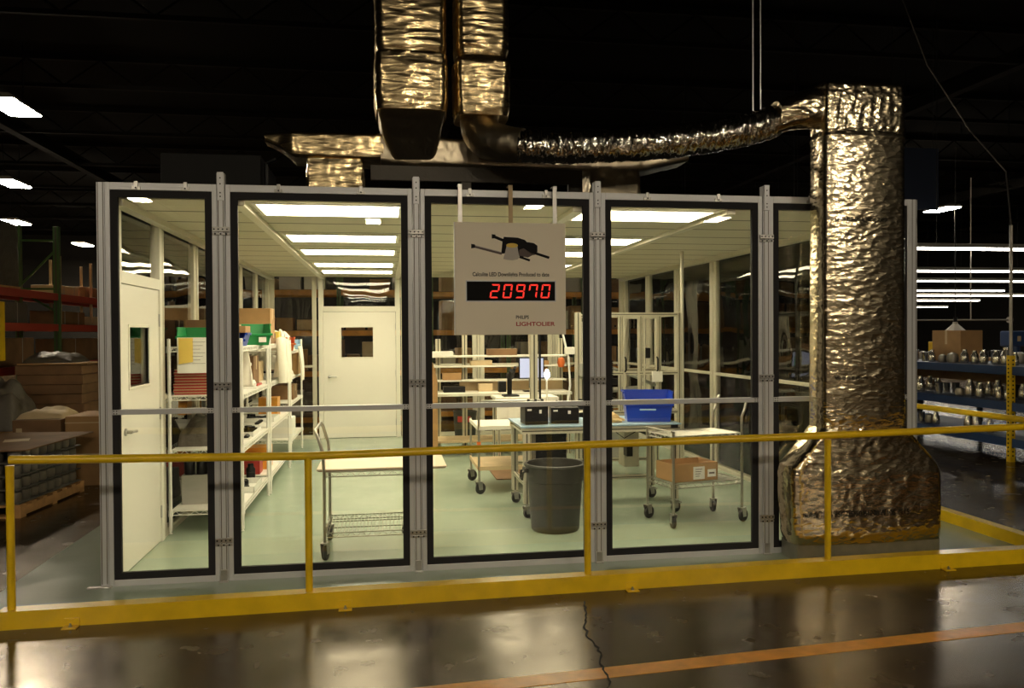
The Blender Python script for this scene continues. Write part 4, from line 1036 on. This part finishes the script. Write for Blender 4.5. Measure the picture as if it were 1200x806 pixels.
# ------------------------------------------------------------------ rear workbench
wb = thing('workbench', 'long pale workbench with two overhead shelves behind the sign', 'workbench', (1.55, 5.6, .004))
for x in (-.80, -.42, .55, .98):
    prof(MB(), (x, .25, 0), (x, .25, 1.95 if x in (-.42, .55) else 1.6), .035).build('upright', 'machine', wb)
for x in (-.95, .98):
    prof(MB(), (x, -.32, 0), (x, -.32, .82), .025).build('leg', 'machine', wb)
MB().box((-1.0, -.36, .82), (1.02, .30, .86), .004).build('worktop', 'white', wb)
for z in (1.20, 1.34): MB().box((-1.0, .0, z), (1.02, .3, z + .025), .003).build('overhead_shelf', 'white', wb)
MB().box((-1.0, .0, 1.0), (1.02, .27, 1.022), .003).build('overhead_shelf', 'white', wb)
MB().box((-.90, -.30, .18), (.98, .26, .21), .003).build('lower_shelf', 'cardl', wb)
MB().box((-.5, .19, .86), (1.0, .21, 1.0)).build('back_panel', 'cardl', wb)
for x, y, z, w, d, h, mm, l in ((-.75, .12, 1.365, .30, .2, .06, 'paper', 'white carton on the top bench shelf'), (.1, .12, 1.365, .42, .2, .09, 'carddk', 'long brown carton on the top bench shelf'), (-.2, .12, 1.225, .3, .2, .07, 'cardl', 'pale carton on the second bench shelf'),
                        (.6, .12, 1.225, .34, .2, .06, 'card', 'orange carton on the second bench shelf'), (-.62, .1, 1.022, .26, .2, .10, 'card', 'low carton on the lowest bench shelf'), (-.6, -.05, .86, .30, .2, .08, 'black', 'black case on the worktop'), (-.15, .05, .86, .2, .15, .11, 'cardl', 'pale box on the worktop')):
    carton(mm, l, (1.55 + x, 5.6 + y, z + .004), (w, d, h), tape=False)
mo = thing('monitor', 'flat monitor with a pale screen on the workbench', 'monitor', (2.02, 5.38, .864))
MB().box((-.18, -.012, .18), (.18, .02, .48), .005).build('casing', 'black', mo)
s = MB().box((-.165, -.014, .195), (.165, -.0122, .465)).build('screen', 'screen', mo)
MB().prism([(.045, -.0145, .36), (.06, -.0145, .41), (.075, -.0145, .40), (.075, -.0145, .30), (.06, -.0145, .27)], (0, -.0004, 0)).build('screen_image', 'screen_green', s)
MB().box((-.03, .02, .05), (.03, .05, .3), .004).box((-.11, -.06, 0), (.11, .1, .015), .004).build('stand', 'black', mo)
ms = thing('microscope', 'black bench microscope standing at the covered bench', 'microscope', (1.60, 4.58, .864))
MB().box((-.1, -.1, 0), (.1, .12, .025), .006).build('base', 'black', ms)
MB().box((-.03, .06, .02), (.03, .11, .30), .006).build('column', 'black', ms)
MB().tube([(0, -.12, .34), (0, -.02, .26), (0, .08, .26)], [.03, .045, .045], 12).tube([(.04, -.14, .38), (.03, -.04, .30)], .02, 10).build('head', 'blackm', ms, smooth=True)
MB().box((-.16, -.05, .06), (-.06, .06, .2), .01).build('side_unit', 'black', ms)
cvb = thing('covered_bench', 'low bench draped with a white cloth behind the shelf cart', 'bench', (1.78, 4.62, .004))
for sx in (-1, 1):
    for sy in (-1, 1): prof(MB(), (sx * .36, sy * .22, 0), (sx * .36, sy * .22, .83), .02).build('leg', 'machine', cvb)
MB().box((-.40, -.26, .83), (.40, .26, .855), .003).build('worktop', 'white', cvb)
wcl = MB().grid(lambda u, v: V(((u - .5) * .80, (-.29 - .012 * math.sin(u * 22) * min(1, (.25 - v) * 8)) if v < .25 else -.29 + (v - .25) / .75 * .52, (.868 - (.25 - v) * 1.3) if v < .25 else .864)), 40, 16)
o = wcl.build('cloth_cover', 'cloth', None, None, True); o.location = (1.78, 4.62, .004); tag(o, 'white cloth draped over the low bench', 'cloth')
md = o.modifiers.new('thick', 'SOLIDIFY'); md.thickness = .004
solo(MB().prism([(-.06, 0, 0), (.06, 0, 0), (.06, 0, .50), (.0, 0, .62), (-.06, 0, .62)], (0, .04, 0)), 'cardboard_sheet', 'card', 'upright cardboard sheet leaning near the second post', 'cardboard', (.62, 4.9, .82 - .816 + .0))
bpy.data.objects['cardboard_sheet'].scale = (1, 1, 2.1)

# ------------------------------------------------------------------ beyond the rear wall: storage racks
def storage_rack(loc, W, levels, nb, label, rz=0.):
    t = thing('storage_rack', label, 'rack', loc, rz, 'storage racks behind the cleanroom')
    for x in range(nb + 1):
        for y in (0, .8): prof(MB(), (-W / 2 + W * x / nb, y, 0), (-W / 2 + W * x / nb, y, levels[-1] + .9), .04).build('upright', 'greenp', t)
    for z in levels:
        m = MB(); m.box((-W / 2, -.03, z - .1), (W / 2, .02, z), .004).box((-W / 2, .78, z - .1), (W / 2, .83, z), .004); m.build('beam', 'orange', t)
        MB().box((-W / 2, 0, z - .02), (W / 2, .8, z + .01)).build('deck', 'carddk', t)
    return t
rr = random.Random(3)
proto = {}
def far_box(loc, mm, label, group, s):
    k = (mm, group)
    if k not in proto:
        o = thing('cardboard_box', label, 'box', loc, 0, group)
        MB().box((-.5, -.5, 0), (.5, .5, 1), .01).build('box_body', mm, o); MB().box((-.505, -.06, .6), (.505, .06, 1.003)).build('tape', 'cardl', o)
        proto[k] = o
    else: o = copy_tree(proto[k], loc)
    o.scale = s; o.rotation_euler = (0, 0, rr.uniform(-.08, .08))
for j, (cx, yy, l) in enumerate(((-1.6, 9.6, 'storage rack of brown boxes behind the rear door side'), (3.2, 10.2, 'storage rack of brown boxes behind the workbench'))):
    storage_rack((cx, yy, 0), 4.6, (.15, 1.0, 1.75, 2.5), 3, l)
    for z in (.16, 1.01, 1.76, 2.51):
        x = -2.1
        while x < 2.1:
            w = rr.uniform(.18, .42)
            if rr.random() < .88: far_box((cx + x + w / 2, yy + .38, z), rr.choice(('carddk', 'card', 'card', 'cardl', 'potdull', 'machine')), 'brown box stored on the rack behind the rear glass', 'boxes on the racks behind the rear glass', (w * .95, .6, rr.uniform(.15, .58)))
            x += w + .05
fd2 = thing('slim_duct', 'slim foil-wrapped riser outside the side glass, beyond the chairs', 'duct', (4.36, 4.75, 0))
foil_loft([(.0, 0, 0, .26, .42), (.5, 0, 0, .27, .43), (.72, 0, 0, .25, .40), (1.0, 0, 0, .15, .22), (1.05, 0, 0, .14, .2)], .02, 70, .012, (6, 6, 5), 61, r=.04).build('flared_wrap', 'foil', fd2, None, True)
foil_loft([(1.03, 0, 0, .14, .2), (2.9, 0, 0, .14, .2)], .02, 60, .012, (4, 4, 8), 62, r=.03).build('shaft_wrap', 'foil', fd2, None, True)

rr0 = random.Random(5)
# ------------------------------------------------------------------ pallet racks and floor stacks beside the cleanroom
pr = thing('pallet_rack', 'tall pallet rack with green frame and red beams', 'rack', (-5.4, 8.6, 0))
def lx(x, y, z): return (x + 5.4, y - 8.6, z)
RXF, RXB = -5.10, -5.66
for y in (4.6, 8.0, 11.9, 15.8):
    for x in (RXF, RXB):
        prof(MB(), lx(x, y, 0), lx(x, y, 3.40), .042).build('upright', 'greenp', pr)
    for z in (3.18, 2.42, 1.4, .3): MB().tube([lx(RXF, y, z), lx(RXB, y, z)], .018, 6).build('brace', 'greenp', pr)
    for z0, z1 in ((2.45, 3.05), (2.40, 2.05), (.4, 1.4)): MB().tube([lx(RXB, y, z0), lx(RXF, y, z1)], .018, 6).build('brace', 'greenp', pr)
for (y0, y1) in ((4.64, 7.96), (8.04, 11.86), (11.94, 15.76)):
    for z in (2.29, 1.81, 1.20):
        for x in (RXF, RXB): MB().box(lx(x - .03, y0, z - .055), lx(x + .03, y1, z + .055), .004).build('beam', 'redp', pr)
        MB().box(lx(RXB + .03, y0, z + .03), lx(RXF - .03, y1, z + .055)).build('deck', 'carddk', pr)
st0 = None
for z, n in ((2.346, 10), (1.866, 10)):
    for k in range(n):
        y = 8.3 + k * .70; x = -5.17 - .40 * (k % 2)
        if st0 is None:
            st0 = thing('load_stake', 'pale upright stake holding the load on the pallet rack', 'stake', (x, y, z), 0, 'stakes on the pallet rack')
            MB().box((-.02, -.02, 0), (.02, .02, .62), .003).build('shaft', 'cardl', st0); MB().box((-.06, -.06, 0), (.06, .06, .015)).build('foot', 'steel', st0)
            if z < 2: st0.scale = (1, 1, .6)
        else:
            c = copy_tree(st0, (x, y, z)); c.scale = (1, 1, 1 if z > 2 else .6)
for k, (y, z, s, mm, l) in enumerate(((8.8, 2.366, (.6, .9, .16), 'cardl', 'pale flattened load on the upper rack level, first from the green frame'), (10.2, 2.366, (.6, 1.3, .20), 'carddk', 'brown load on the upper rack level, beyond the pale one'), (12.6, 2.366, (.6, 1.6, .18), 'card', 'tan load far along the upper rack level'),
                              (8.9, 1.856, (.6, 1.2, .22), 'carddk', 'brown load on the middle rack level, near the green frame'), (10.6, 1.856, (.6, 1.2, .16), 'cardl', 'pale load on the middle rack level'), (12.7, 1.856, (.6, 1.5, .24), 'carddk', 'dark load far along the middle rack level'),
                              (6.6, 1.296, (.6, 1.6, .40), 'carddk', 'brown load on the lower rack level, near end'), (9.6, 1.296, (.6, 2.2, .38), 'carddk', 'brown load on the lower rack level, far end'), (6.5, 1.856, (.6, 1.4, .3), 'darkwrap', 'dark wrapped load on the middle rack level, near end'),
                              (9.4, .0, (.7, 2.6, .9), 'carddk', 'tall brown load on the floor under the pallet rack'))):
    t = thing('rack_load', l, 'load', (-5.42, y, {2.366: 2.346, 1.856: 1.866, 1.296: 1.256}.get(z, z)))
    s = (.42, s[1], s[2])
    m = MB().box((-s[0] / 2, -s[1] / 2, 0), (s[0] / 2, s[1] / 2, s[2]), .01); m.build('bundle', mm, t)
    m = MB()
    for q in (-.25, .25): m.box((-s[0] / 2 - .003, s[1] * q - .01, 0), (s[0] / 2 + .003, s[1] * q + .01, s[2] + .003))
    m.build('strap', 'grayp', t)
wl = thing('wrapped_load', 'shiny brown wrapped load standing on the rack top at the picture edge', 'load', (-5.36, 6.1, 2.346))
foil_loft([(.03, 0, 0, .25, .60), (.5, 0, 0, .255, .61), (.86, 0, 0, .24, .59), (.92, 0, 0, .20, .54)], .03, 60, .02, (5, 5, 5), 71, r=.06).build('wrap', 'darkwrap', wl, None, True); MB().box((-.25, -.62, -.0), (.25, .62, .03)).build('base_board', 'wood', wl)
# yellow machine edge
ym = thing('yellow_cabinet', 'yellow machine cabinet edge in front of the pallet rack', 'cabinet', (-5.01, 5.60, 0))
MB().box((-.10, -.14, 1.36), (.11, .14, 2.13), .01).build('cabinet_body', 'yellow', ym); MB().tube([(0, 0, 0), (0, 0, 1.37)], .035, 10).build('pedestal', 'black', ym)
MB().box((.0, -.145, 1.72), (.10, -.14, 2.0)).build('grey_panel', 'grayp', ym)
# nearest pallet stack
def pallet(par, dx, dy):
    m = MB()
    for k in range(7): m.box((-dx / 2, -dy / 2 + k * (dy - .09) / 6, .10), (dx / 2, -dy / 2 + k * (dy - .09) / 6 + .09, .12))
    for x in (-dx / 2, -.04, dx / 2 - .08): m.box((x, -dy / 2, .018), (x + .08, dy / 2, .10), .003)
    for y in (-dy / 2, -.05, dy / 2 - .1): m.box((-dx / 2, y, 0), (dx / 2, y + .1, .018))
    return m.build('pallet', 'wood', par)
def lamp_stack(label, loc, dx, dy, layers, top, rz=0.):
    t = thing('loaded_pallet', label, 'pallet stack', loc, rz, 'loaded pallets beside the cleanroom'); pallet(t, dx, dy)
    for k in range(layers):
        z = .122 + k * .125
        l = MB().box((-dx / 2 + .02, -dy / 2 + .02, z), (dx / 2 - .02, dy / 2 - .02, z + .012), .003).build('layer_board', 'greytray', t)
        m = MB(); nx, ny = max(2, int(dx / .16)), max(2, int(dy / .16))
        for i in range(nx):
            for j in range(ny):
                if 0 < i < nx - 1 and 0 < j < ny - 1: continue
                m.lathe([(.05, 0), (.06, .03), (.058, .09), (.03, .108), (0, .108)], (-dx / 2 + .10 + i * (dx - .2) / (nx - 1), -dy / 2 + .10 + j * (dy - .2) / (ny - 1), z + .012), 12)
        m.build('reflector_row', 'potdull', t, smooth=True); tag(kids(t)[-1], kind='stuff')
    if top:
        z = .125 + layers * .125
        MB().box((-dx / 2 - .06, -dy / 2 - .06, z), (dx / 2 + .08, dy / 2 + .06, z + .014), .002).build('cover_board', 'carddk', t)
        MB().box((.1, -.1, z + .0145), (.32, .12, z + .0165), 0, .4).build('paper_note', 'cardl', t)
    return t
lamp_stack('pallet of layered reflectors under a brown board, nearest the cleanroom corner', (-3.85, 3.0, 0), 1.15, 1.3, 4, True, -.08)
lamp_stack('pallet of layered reflectors at the picture edge behind the rail post', (-4.95, 2.7, 0), .8, 1.2, 2, True, -.05)
def big_carton(label, loc, dims, mm, straps=True, lab=False, rz=0.):
    t = thing('large_carton', label, 'carton', loc, rz, 'large cartons beside the cleanroom'); x, y, z = dims
    MB().box((-x / 2, -y / 2, 0), (x / 2, y / 2, z), .008).build('box_body', mm, t)
    if straps:
        m = MB()
        for zz in (z * .45, z * .9): m.box((-x / 2 - .003, -y / 2 - .003, zz), (x / 2 + .003, y / 2 + .003, zz + .012))
        m.build('strap', 'cardl', t)
    if lab: MB().box((-x * .42, -y / 2 - .003, z * .62), (-x * .3, -y / 2 - .001, z * .88)).build('label', 'cardl', t)
    return t
big_carton('long strapped brown carton beside the cleanroom corner', (-3.12, 4.28, .0), (.82, .7, .78), 'card', True)
big_carton('shorter brown carton with a white label, next to the strapped one', (-3.82, 4.22, 0), (.50, .6, .75), 'carddk', False, True)
wst = thing('sheet_stack', 'wide dark stack of flattened cartons standing behind the strapped carton', 'carton stack', (-4.42, 6.3, 0))
pallet(wst, .84, .9)
for k in range(9):
    MB().box((-.41 + rr0.uniform(-.02, .02), -.42, .122 + k * .13), (.41 + rr0.uniform(-.02, .02), .42, .122 + k * .13 + .124), .004).build('flat_bundle', 'carddk', wst)
solo(MB().box((-.44, -.42, 0), (.44, .42, .02), .003), 'top_board', 'card', 'tan board lying on the wide dark carton stack', 'board', (-4.38, 6.28, 1.295))
solo(lump(.62, .7, .17, 21), 'grey_bundle', 'darkwrap', 'grey wrapped bundle lying on the wide dark carton stack', 'bundle', (-4.50, 6.35, 1.316), smooth=True)
solo(lump(.50, .5, .12, 22), 'pale_tarpaulin', 'cardl', 'pale crumpled sheet lying on the labelled brown carton', 'sheet', (-3.82, 4.26, .752), smooth=True)
solo(lump(.6, .8, .62, 23), 'wrapped_bundle', 'darkwrap', 'tall brown wrapped bundle at the picture edge behind the cartons', 'bundle', (-4.66, 5.05, .55), smooth=True)
t = thing('storage_table', 'low dark table under the tall wrapped bundle', 'table', (-4.66, 5.05, 0))
MB().box((-.32, -.36, .5), (.32, .36, .55), .004).build('top', 'wood', t)
for sx in (-1, 1):
    for sy in (-1, 1): MB().box((sx * .28 - .03, sy * .32 - .03, 0), (sx * .28 + .03, sy * .32 + .03, .5)).build('leg', 'wood', t)
rfl = MB().lathe([(.045, 0), (.06, .05), (.05, .1), (.02, .13), (0, .13)], n=14)
pots_l = solo(rfl, 'metal_reflector', 'pot', 'shiny metal reflector among the cartons', 'reflector', (-3.72, 6.75, 1.0), 'shiny reflectors beside the cartons', smooth=True)
t = thing('reflector_stand', 'dark open stand of shiny reflectors beside the wide carton stack', 'stand', (-3.72, 6.9, 0))
for z in (.62, .80, .98, 1.16): MB().box((-.2, -.3, z), (.2, .3, z + .015)).build('shelf', 'greytray', t)
for sx in (-1, 1):
    for sy in (-1, 1): MB().box((sx * .19 - .012, sy * .29 - .012, 0), (sx * .19 + .012, sy * .29 + .012, 1.35)).build('post', 'black', t)
pots_l.location = (-3.86, 6.65, .636)
for z in (.636, .816, .996, 1.176):
    for k in range(3):
        if (z, k) != (.636, 0):
            c = pots_l.copy(); COL.objects.link(c); c.location = (-3.86 + k * .13, 6.65 + .06 * (k % 2), z)

# ------------------------------------------------------------------ workshop beyond the side rail
def tube_light(loc, L, label, tilt=0.):
    t = thing('tube_light', label, 'tube light', loc, tilt, 'long tube lights over the workshop')
    MB().prism([(0, -.09, .03), (0, .09, .03), (0, .05, .10), (0, -.05, .10)], (L, 0, 0)).build('housing', 'grayp', t)
    m = MB()
    for y in (-.05, .05): m.tube([(.03, y, .015), (L - .03, y, .015)], .019, 10)
    m.build('tubes', 'lit_tube', t)
    k = 0
    while k < L: MB().tube([(k + .1, 0, .1), (k + .1, 0, 4.4)], .006, 4).build('hanger', 'black', t); k += 2.5
    return t
for x, y, z, L, l in ((6.4, 6.4, 3.02, 5.6, 'long tube light highest beside the tall duct'), (6.1, 10.4, 2.97, 9.5, 'long tube light second below the highest'), (7.1, 13.2, 2.94, 11.0, 'long tube light third below the highest'),
                      (8.7, 17.2, 2.91, 10.6, 'long tube light fourth below the highest'), (10.0, 20.5, 2.91, 14.0, 'long tube light fifth below the highest, longest of all'), (11.5, 24.0, 2.88, 12.4, 'long tube light sixth below the highest'), (15.5, 28.0, 2.75, 10.0, 'short tube light lowest, over the conical lamp')):
    tube_light((x, y, z), L, l, -.008)
# blue pot shelving
bs = thing('blue_shelving', 'blue beam shelving full of metal pots with a yellow perforated upright', 'shelving', (8.4, 4.2, 0))
def bl_(x, y, z): return (x - 8.4, y - 4.2, z)
for z in (1.22, .76, .30):
    m = MB()
    for (y0, y1) in ((.6, 3.44), (3.52, 7.6)): m.box(bl_(7.88, y0, z - .11), bl_(7.94, y1, z), .004).box(bl_(8.9, y0, z - .11), bl_(8.96, y1, z), .004)
    m.build('beam', 'bluep', bs); MB().box(bl_(7.94, .6, z - .03), bl_(8.9, 7.6, z - .005)).build('deck', 'bluep', bs)
for x in (7.9, 8.94):
    for y in (3.48, 7.65):
        m = MB().box(bl_(x - .035, y - .035, 0), bl_(x + .035, y + .035, 1.36), .003); u = m.build('upright', 'yellow', bs)
        h = MB()
        for k in range(24): h.lathe([(0, 0), (.012, 0), (.012, .003), (0, .003)], bl_(x, y - .035, .08 + k * .053), 8, (0, -1, 0)); h.lathe([(0, 0), (.012, 0), (.012, .003), (0, .003)], bl_(x - .035, y, .08 + k * .053), 8, (-1, 0, 0))
        h.build('slot_holes', 'hole', u)
solo(MB().tube([(0, 0, 0), (0, 0, 1.66)], .02, 8), 'conduit_post', 'potdull', 'thin post rising above the yellow perforated upright', 'post', (7.9, 3.48, 1.36))
kinds = [([(0, 0), (.05, 0), (.058, .04), (.05, .12), (.03, .16), (.03, .19), (0, .19)], 'pot', 'bottle-shaped shiny metal pot on the blue shelving'),
         ([(0, 0), (.065, 0), (.075, .05), (.06, .11), (.02, .13), (0, .13)], 'potdull', 'squat dull metal pot on the blue shelving'),
         ([(0, 0), (.045, 0), (.05, .14), (.056, .15), (0, .15)], 'pot', 'straight shiny metal can on the blue shelving')]
pk = {}
for z, rows in ((1.225, 3), (.765, 2), (.305, 1)):
    for row in range(rows):
        y = .9
        while y < 7.5:
            k = rr.choice((0, 0, 1, 2)); x = 8.06 + row * .24 + rr.uniform(-.03, .03)
            skip = (z > 1.2 and row > 0 and 4.6 < y < 5.8) or abs(y - 3.48) < .1 or rr.random() < (.12 if z > 1.2 else .35)
            if not skip:
                prof_, mm, l = kinds[k]
                if k not in pk: pk[k] = solo(MB().lathe(prof_, n=14), 'metal_pot', mm, l, 'pot', (x, y, z), 'metal pots on the blue shelving, kind %s' % ('bottle', 'squat', 'straight')[k], smooth=True)
                else:
                    c = pk[k].copy(); COL.objects.link(c); c.location = (x, y, z)
                    s = rr.uniform(.85, 1.25); c.scale = (s, s, s)
            y += rr.uniform(.15, .24)
carton('card', 'upright cardboard box standing on the upper blue shelf', (8.50, 5.25, 1.225), (.36, .62, .46), tape=True)
t = thing('red_gun', 'long red-brown beam load on the middle blue shelf', 'load', (8.6, 5.3, .765)); t['label'] = 'long red-brown panel lying across the middle blue shelf'; t.name = 'brown_panel'
MB().box((-.12, -1.4, .18), (.12, 1.4, .30), .005).build('panel', 'carddk', t)
for y in (-1.2, 1.2): MB().box((-.1, y - .04, 0), (.1, y + .04, .18)).build('support', 'black', t)
# machines on benches behind
wbn = thing('work_bench', 'dark assembly bench behind the blue shelving', 'bench', (11.4, 8.2, 0))
MB().box((-1.8, -.5, 1.0), (2.4, .5, 1.06), .005).build('top', 'wood', wbn)
for x in (-1.7, 2.3):
    for y in (-.42, .42): MB().box((x - .04, y - .04, 0), (x + .04, y + .04, 1.0)).build('leg', 'black', wbn)
dl_ = thing('cone_lamp', 'beige conical hanging lamp over the workshop', 'lamp', (9.05, 6.0, 1.62))
MB().lathe([(.22, 0), (.04, .17), (.035, .20), (.0, .205), ], n=8).lathe([(.212, .002), (.03, .165), (0, .17)], n=8).build('shade', 'lampshade', dl_)
MB().lathe([(0, .2), (.03, .2), (.03, .28), (0, .28)], n=10).tube([(0, 0, .28), (0, 0, 3.0)], .006, 6).build('cord', 'black', dl_)
t = thing('horizontal_pipe', 'thin horizontal pipe with a round end over the workshop', 'pipe', (9.9, 6.6, 1.86))
MB().tube([(-1.4, 0, 0), (.62, 0, 0)], .014, 8).build('pipe', 'potdull', t); MB().lathe([(0, -.03), (.05, -.03), (.05, .03), (0, .03)], (.64, 0, 0), 14, (1, 0, 0)).build('end_disc', 'potdull', t); MB().tube([(-.1, 0, 0), (-.1, 0, 2.4)], .01, 6).build('hanger', 'potdull', t)
t = thing('blue_motor', 'blue motor unit on the bench beside the cardboard box', 'motor', (9.75, 5.6, 1.25)); 
MB().box((-.14, -.12, .18), (.14, .12, .42), .02).build('housing', 'bluep', t); MB().lathe([(.1, 0), (.1, .18), (0, .18)], n=14).build('stand', 'bluep', t); MB().box((-.03, -.123, .26), (.03, -.12, .34)).build('label', 'cardl', t)
t2 = thing('motor_table', 'dark table under the blue motor unit', 'table', (9.9, 5.6, 0)); MB().box((-.5, -.4, 1.2), (.9, .4, 1.25), .004).build('top', 'wood', t2)
for x in (-.45, .85):
    for y in (-.35, .35): MB().box((x - .03, y - .03, 0), (x + .03, y + .03, 1.2)).build('leg', 'black', t2)
t = thing('red_press', 'red curved-arm press beside the yellow perforated upright', 'press', (10.4, 5.45, 1.25))
MB().tube([(-.35, 0, 0), (-.36, 0, .22), (-.28, 0, .38), (-.05, 0, .44), (.2, 0, .42), (.4, 0, .5)], [.05, .05, .055, .06, .06, .05], 10).build('arm', 'redhose', t, smooth=True)
MB().box((-.45, -.15, 0), (.35, .15, .04), .005).build('base', 'redhose', t)
MB().box((.1, -.08, .04), (.3, .08, .36), .02).build('column', 'redhose', t)
t = thing('white_chute', 'small white hooded fitting under the conical lamp', 'fitting', (9.35, 6.55, 1.25)); MB().prism([(-.12, 0, 0), (.02, 0, 0), (.02, 0, .22), (-.12, 0, .30), (-.2, 0, .30)], (0, .1, 0)).build('hood', 'lightblue', t); MB().box((-.05, 0, -.24), (.02, .08, .0)).build('stem', 'steel', t)
t = thing('yellow_jig', 'yellow jig clutter on the bench next to the tall duct', 'jig', (10.4, 8.0, 1.06)); MB().box((-.3, -.1, 0), (-.2, .1, .42), .01).build('post', 'yellow', t); MB().box((-.2, -.1, .25), (.5, .1, .31), .01).build('arm', 'cardl', t); MB().box((-.1, -.2, 0), (.5, .2, .16), .02).build('body', 'black', t)
ca = []
P0 = [V((8.35, 6.4, 7.2)), V((8.55, 6.0, 5.9)), V((8.75, 5.3, 4.7)), V((8.6, 4.4, 3.9)), V((7.9, 3.48, 3.02))]
solo(MB().tube(P0, .009, 6), 'hanging_cable', 'potdull', 'slack cable running from the hall roof down to the post', 'cable', tuple(P0[-1]), local=False)
solo(MB().box((-.5, -.02, 0), (.5, .02, 1.1), .004), 'navy_board', 'banner', 'dark navy board hanging behind the top of the tall duct', 'board', (9.35, 7.5, 3.85))
solo(MB().tube([(-.4, 0, 0), (-.4, 0, 2.4)], .006, 6).tube([(.4, 0, 0), (.4, 0, 2.4)], .006, 6), 'board_hanger', 'black', 'thin wires holding the navy board from the roof', 'wire', (9.35, 7.5, 4.95))
# chairs by the benches, seen through the side glass
def chair(label, loc, rz, mm):
    t = thing('shop_chair', label, 'chair', loc, rz, 'shop chairs beyond the side rail')
    MB().grid(lambda u, v: V(((u - .5) * .42, .05 * (2 * u - 1) ** 2, .62 + .42 * v)), 10, 8).build('backrest', mm, t)
    md = kids(t)[-1].modifiers.new('thick', 'SOLIDIFY'); md.thickness = .03
    MB().box((-.22, -.42, .48), (.22, -.0, .54), .02).build('seat', mm, t)
    MB().tube([(0, -.2, .06), (0, -.2, .48)], .028, 10).tube([(0, -.02, .5), (0, .07, .66)], .016, 8).build('stem', 'black', t)
    for k in range(5):
        a = k * 2 * PI / 5; MB().tube([(0, -.2, .09), (.26 * math.cos(a), -.2 + .26 * math.sin(a), .05)], [.022, .016], 8).lathe([(0, -.012), (.025, -.012), (.025, .012), (0, .012)], (.26 * math.cos(a), -.2 + .26 * math.sin(a), .025), 10, (math.sin(a), -math.cos(a), 0)).build('leg', 'black', t)
    return t
chair('chair with a blue back beyond the side rail', (6.55, 8.0, 0), .4, 'chairblue')
chair('chair with a purple back beyond the side rail', (7.0, 7.3, 0), -.3, 'chairpurple')
for x, y, l in ((8.3, 11.1, 'dark assembly bench beyond the chairs'), (9.8, 13.9, 'dark assembly bench under the third tube light'), (10.5, 18.0, 'dark assembly bench far back in the workshop')):
    t = thing('work_bench', l, 'bench', (x, y, 0), 0, 'assembly benches in the workshop')
    MB().box((-3, -.5, .92), (3.5, .5, .97), .004).build('top', 'wood', t); MB().box((-3, .45, .97), (3.5, .5, 1.75)).build('back_board', 'card', t); MB().box((-3, .2, 1.45), (3.5, .45, 1.475)).build('shelf', 'cardl', t)
    for q in (-2.9, 0, 3.4):
        for yy in (-.42, .42): MB().box((q - .04, yy - .04, 0), (q + .04, yy + .04, .92)).build('leg', 'black', t)
    for k in range(16):
        w = rr.uniform(.12, .34); xx = x - 2.8 + k * .39
        far_box((xx, y - .12 + rr.uniform(-.1, .1), .97), rr.choice(('carddk', 'card', 'cardl', 'bluep', 'orangebin', 'potdull', 'machine')), 'small box among the clutter on the workshop benches', 'clutter boxes on the workshop benches', (w, .25, rr.uniform(.10, .42)))
        if k % 2: far_box((xx, y + .33, 1.475), rr.choice(('card', 'cardl', 'potdull', 'redbox')), 'small box on the shelf over a workshop bench', 'boxes on the workshop bench shelves', (w * .8, .2, rr.uniform(.08, .24)))
def press(loc, label):
    t = thing('bench_press', label, 'press', loc, 0, 'bench presses in the workshop')
    MB().box((-.16, -.2, 0), (.16, .2, .04), .006).build('base', 'potdull', t)
    MB().lathe([(.035, .04), (.035, .85), (0, .85)], (0, .1, 0), 14).build('column', 'steel', t)
    MB().box((-.1, -.2, .6), (.1, .2, .86), .03).build('head', 'machine', t)
    MB().tube([(0, -.12, .6), (0, -.12, .42)], [.03, .012], 10).build('spindle', 'steel', t)
    m = MB()
    for k in range(3): m.tube([(.1, -.05, .7), (.14, -.05 + .16 * math.cos(k * 2.1), .7 + .16 * math.sin(k * 2.1))], .008, 6)
    m.build('feed_handle', 'black', t); return t
p0 = press((6.1, 8.9, .93), 'bench press on the stand beyond the chair backs, first of three')
copy_tree(p0, (6.8, 9.0, .93), .3, 'bench press on the stand beyond the chair backs, middle of three')
copy_tree(p0, (7.5, 8.9, .93), -.3, 'bench press on the stand beyond the chair backs, last of three')
t = thing('press_stand', 'long dark stand carrying the bench presses', 'stand', (6.8, 8.95, 0))
MB().box((-1.1, -.35, .88), (1.1, .35, .93), .005).build('top', 'wood', t)
for sx in (-1, 1):
    for sy in (-1, 1): MB().box((sx * 1.0 - .03, sy * .3 - .03, 0), (sx * 1.0 + .03, sy * .3 + .03, .88)).build('leg', 'black', t)

# ------------------------------------------------------------------ world and exposure
w = bpy.data.worlds.new('world'); sc.world = w; w.use_nodes = True
w.node_tree.nodes['Background'].inputs[0].default_value = (.012, .011, .010, 1); w.node_tree.nodes['Background'].inputs[1].default_value = 1
vs = sc.view_settings; vs.view_transform = 'Standard'; vs.look = 'None'; vs.gamma = 1; vs.use_curve_mapping = False; vs.exposure = 0.15
sc.cycles.transparent_max_bounces = 24; sc.cycles.max_bounces = 10; sc.cycles.glossy_bounces = 5
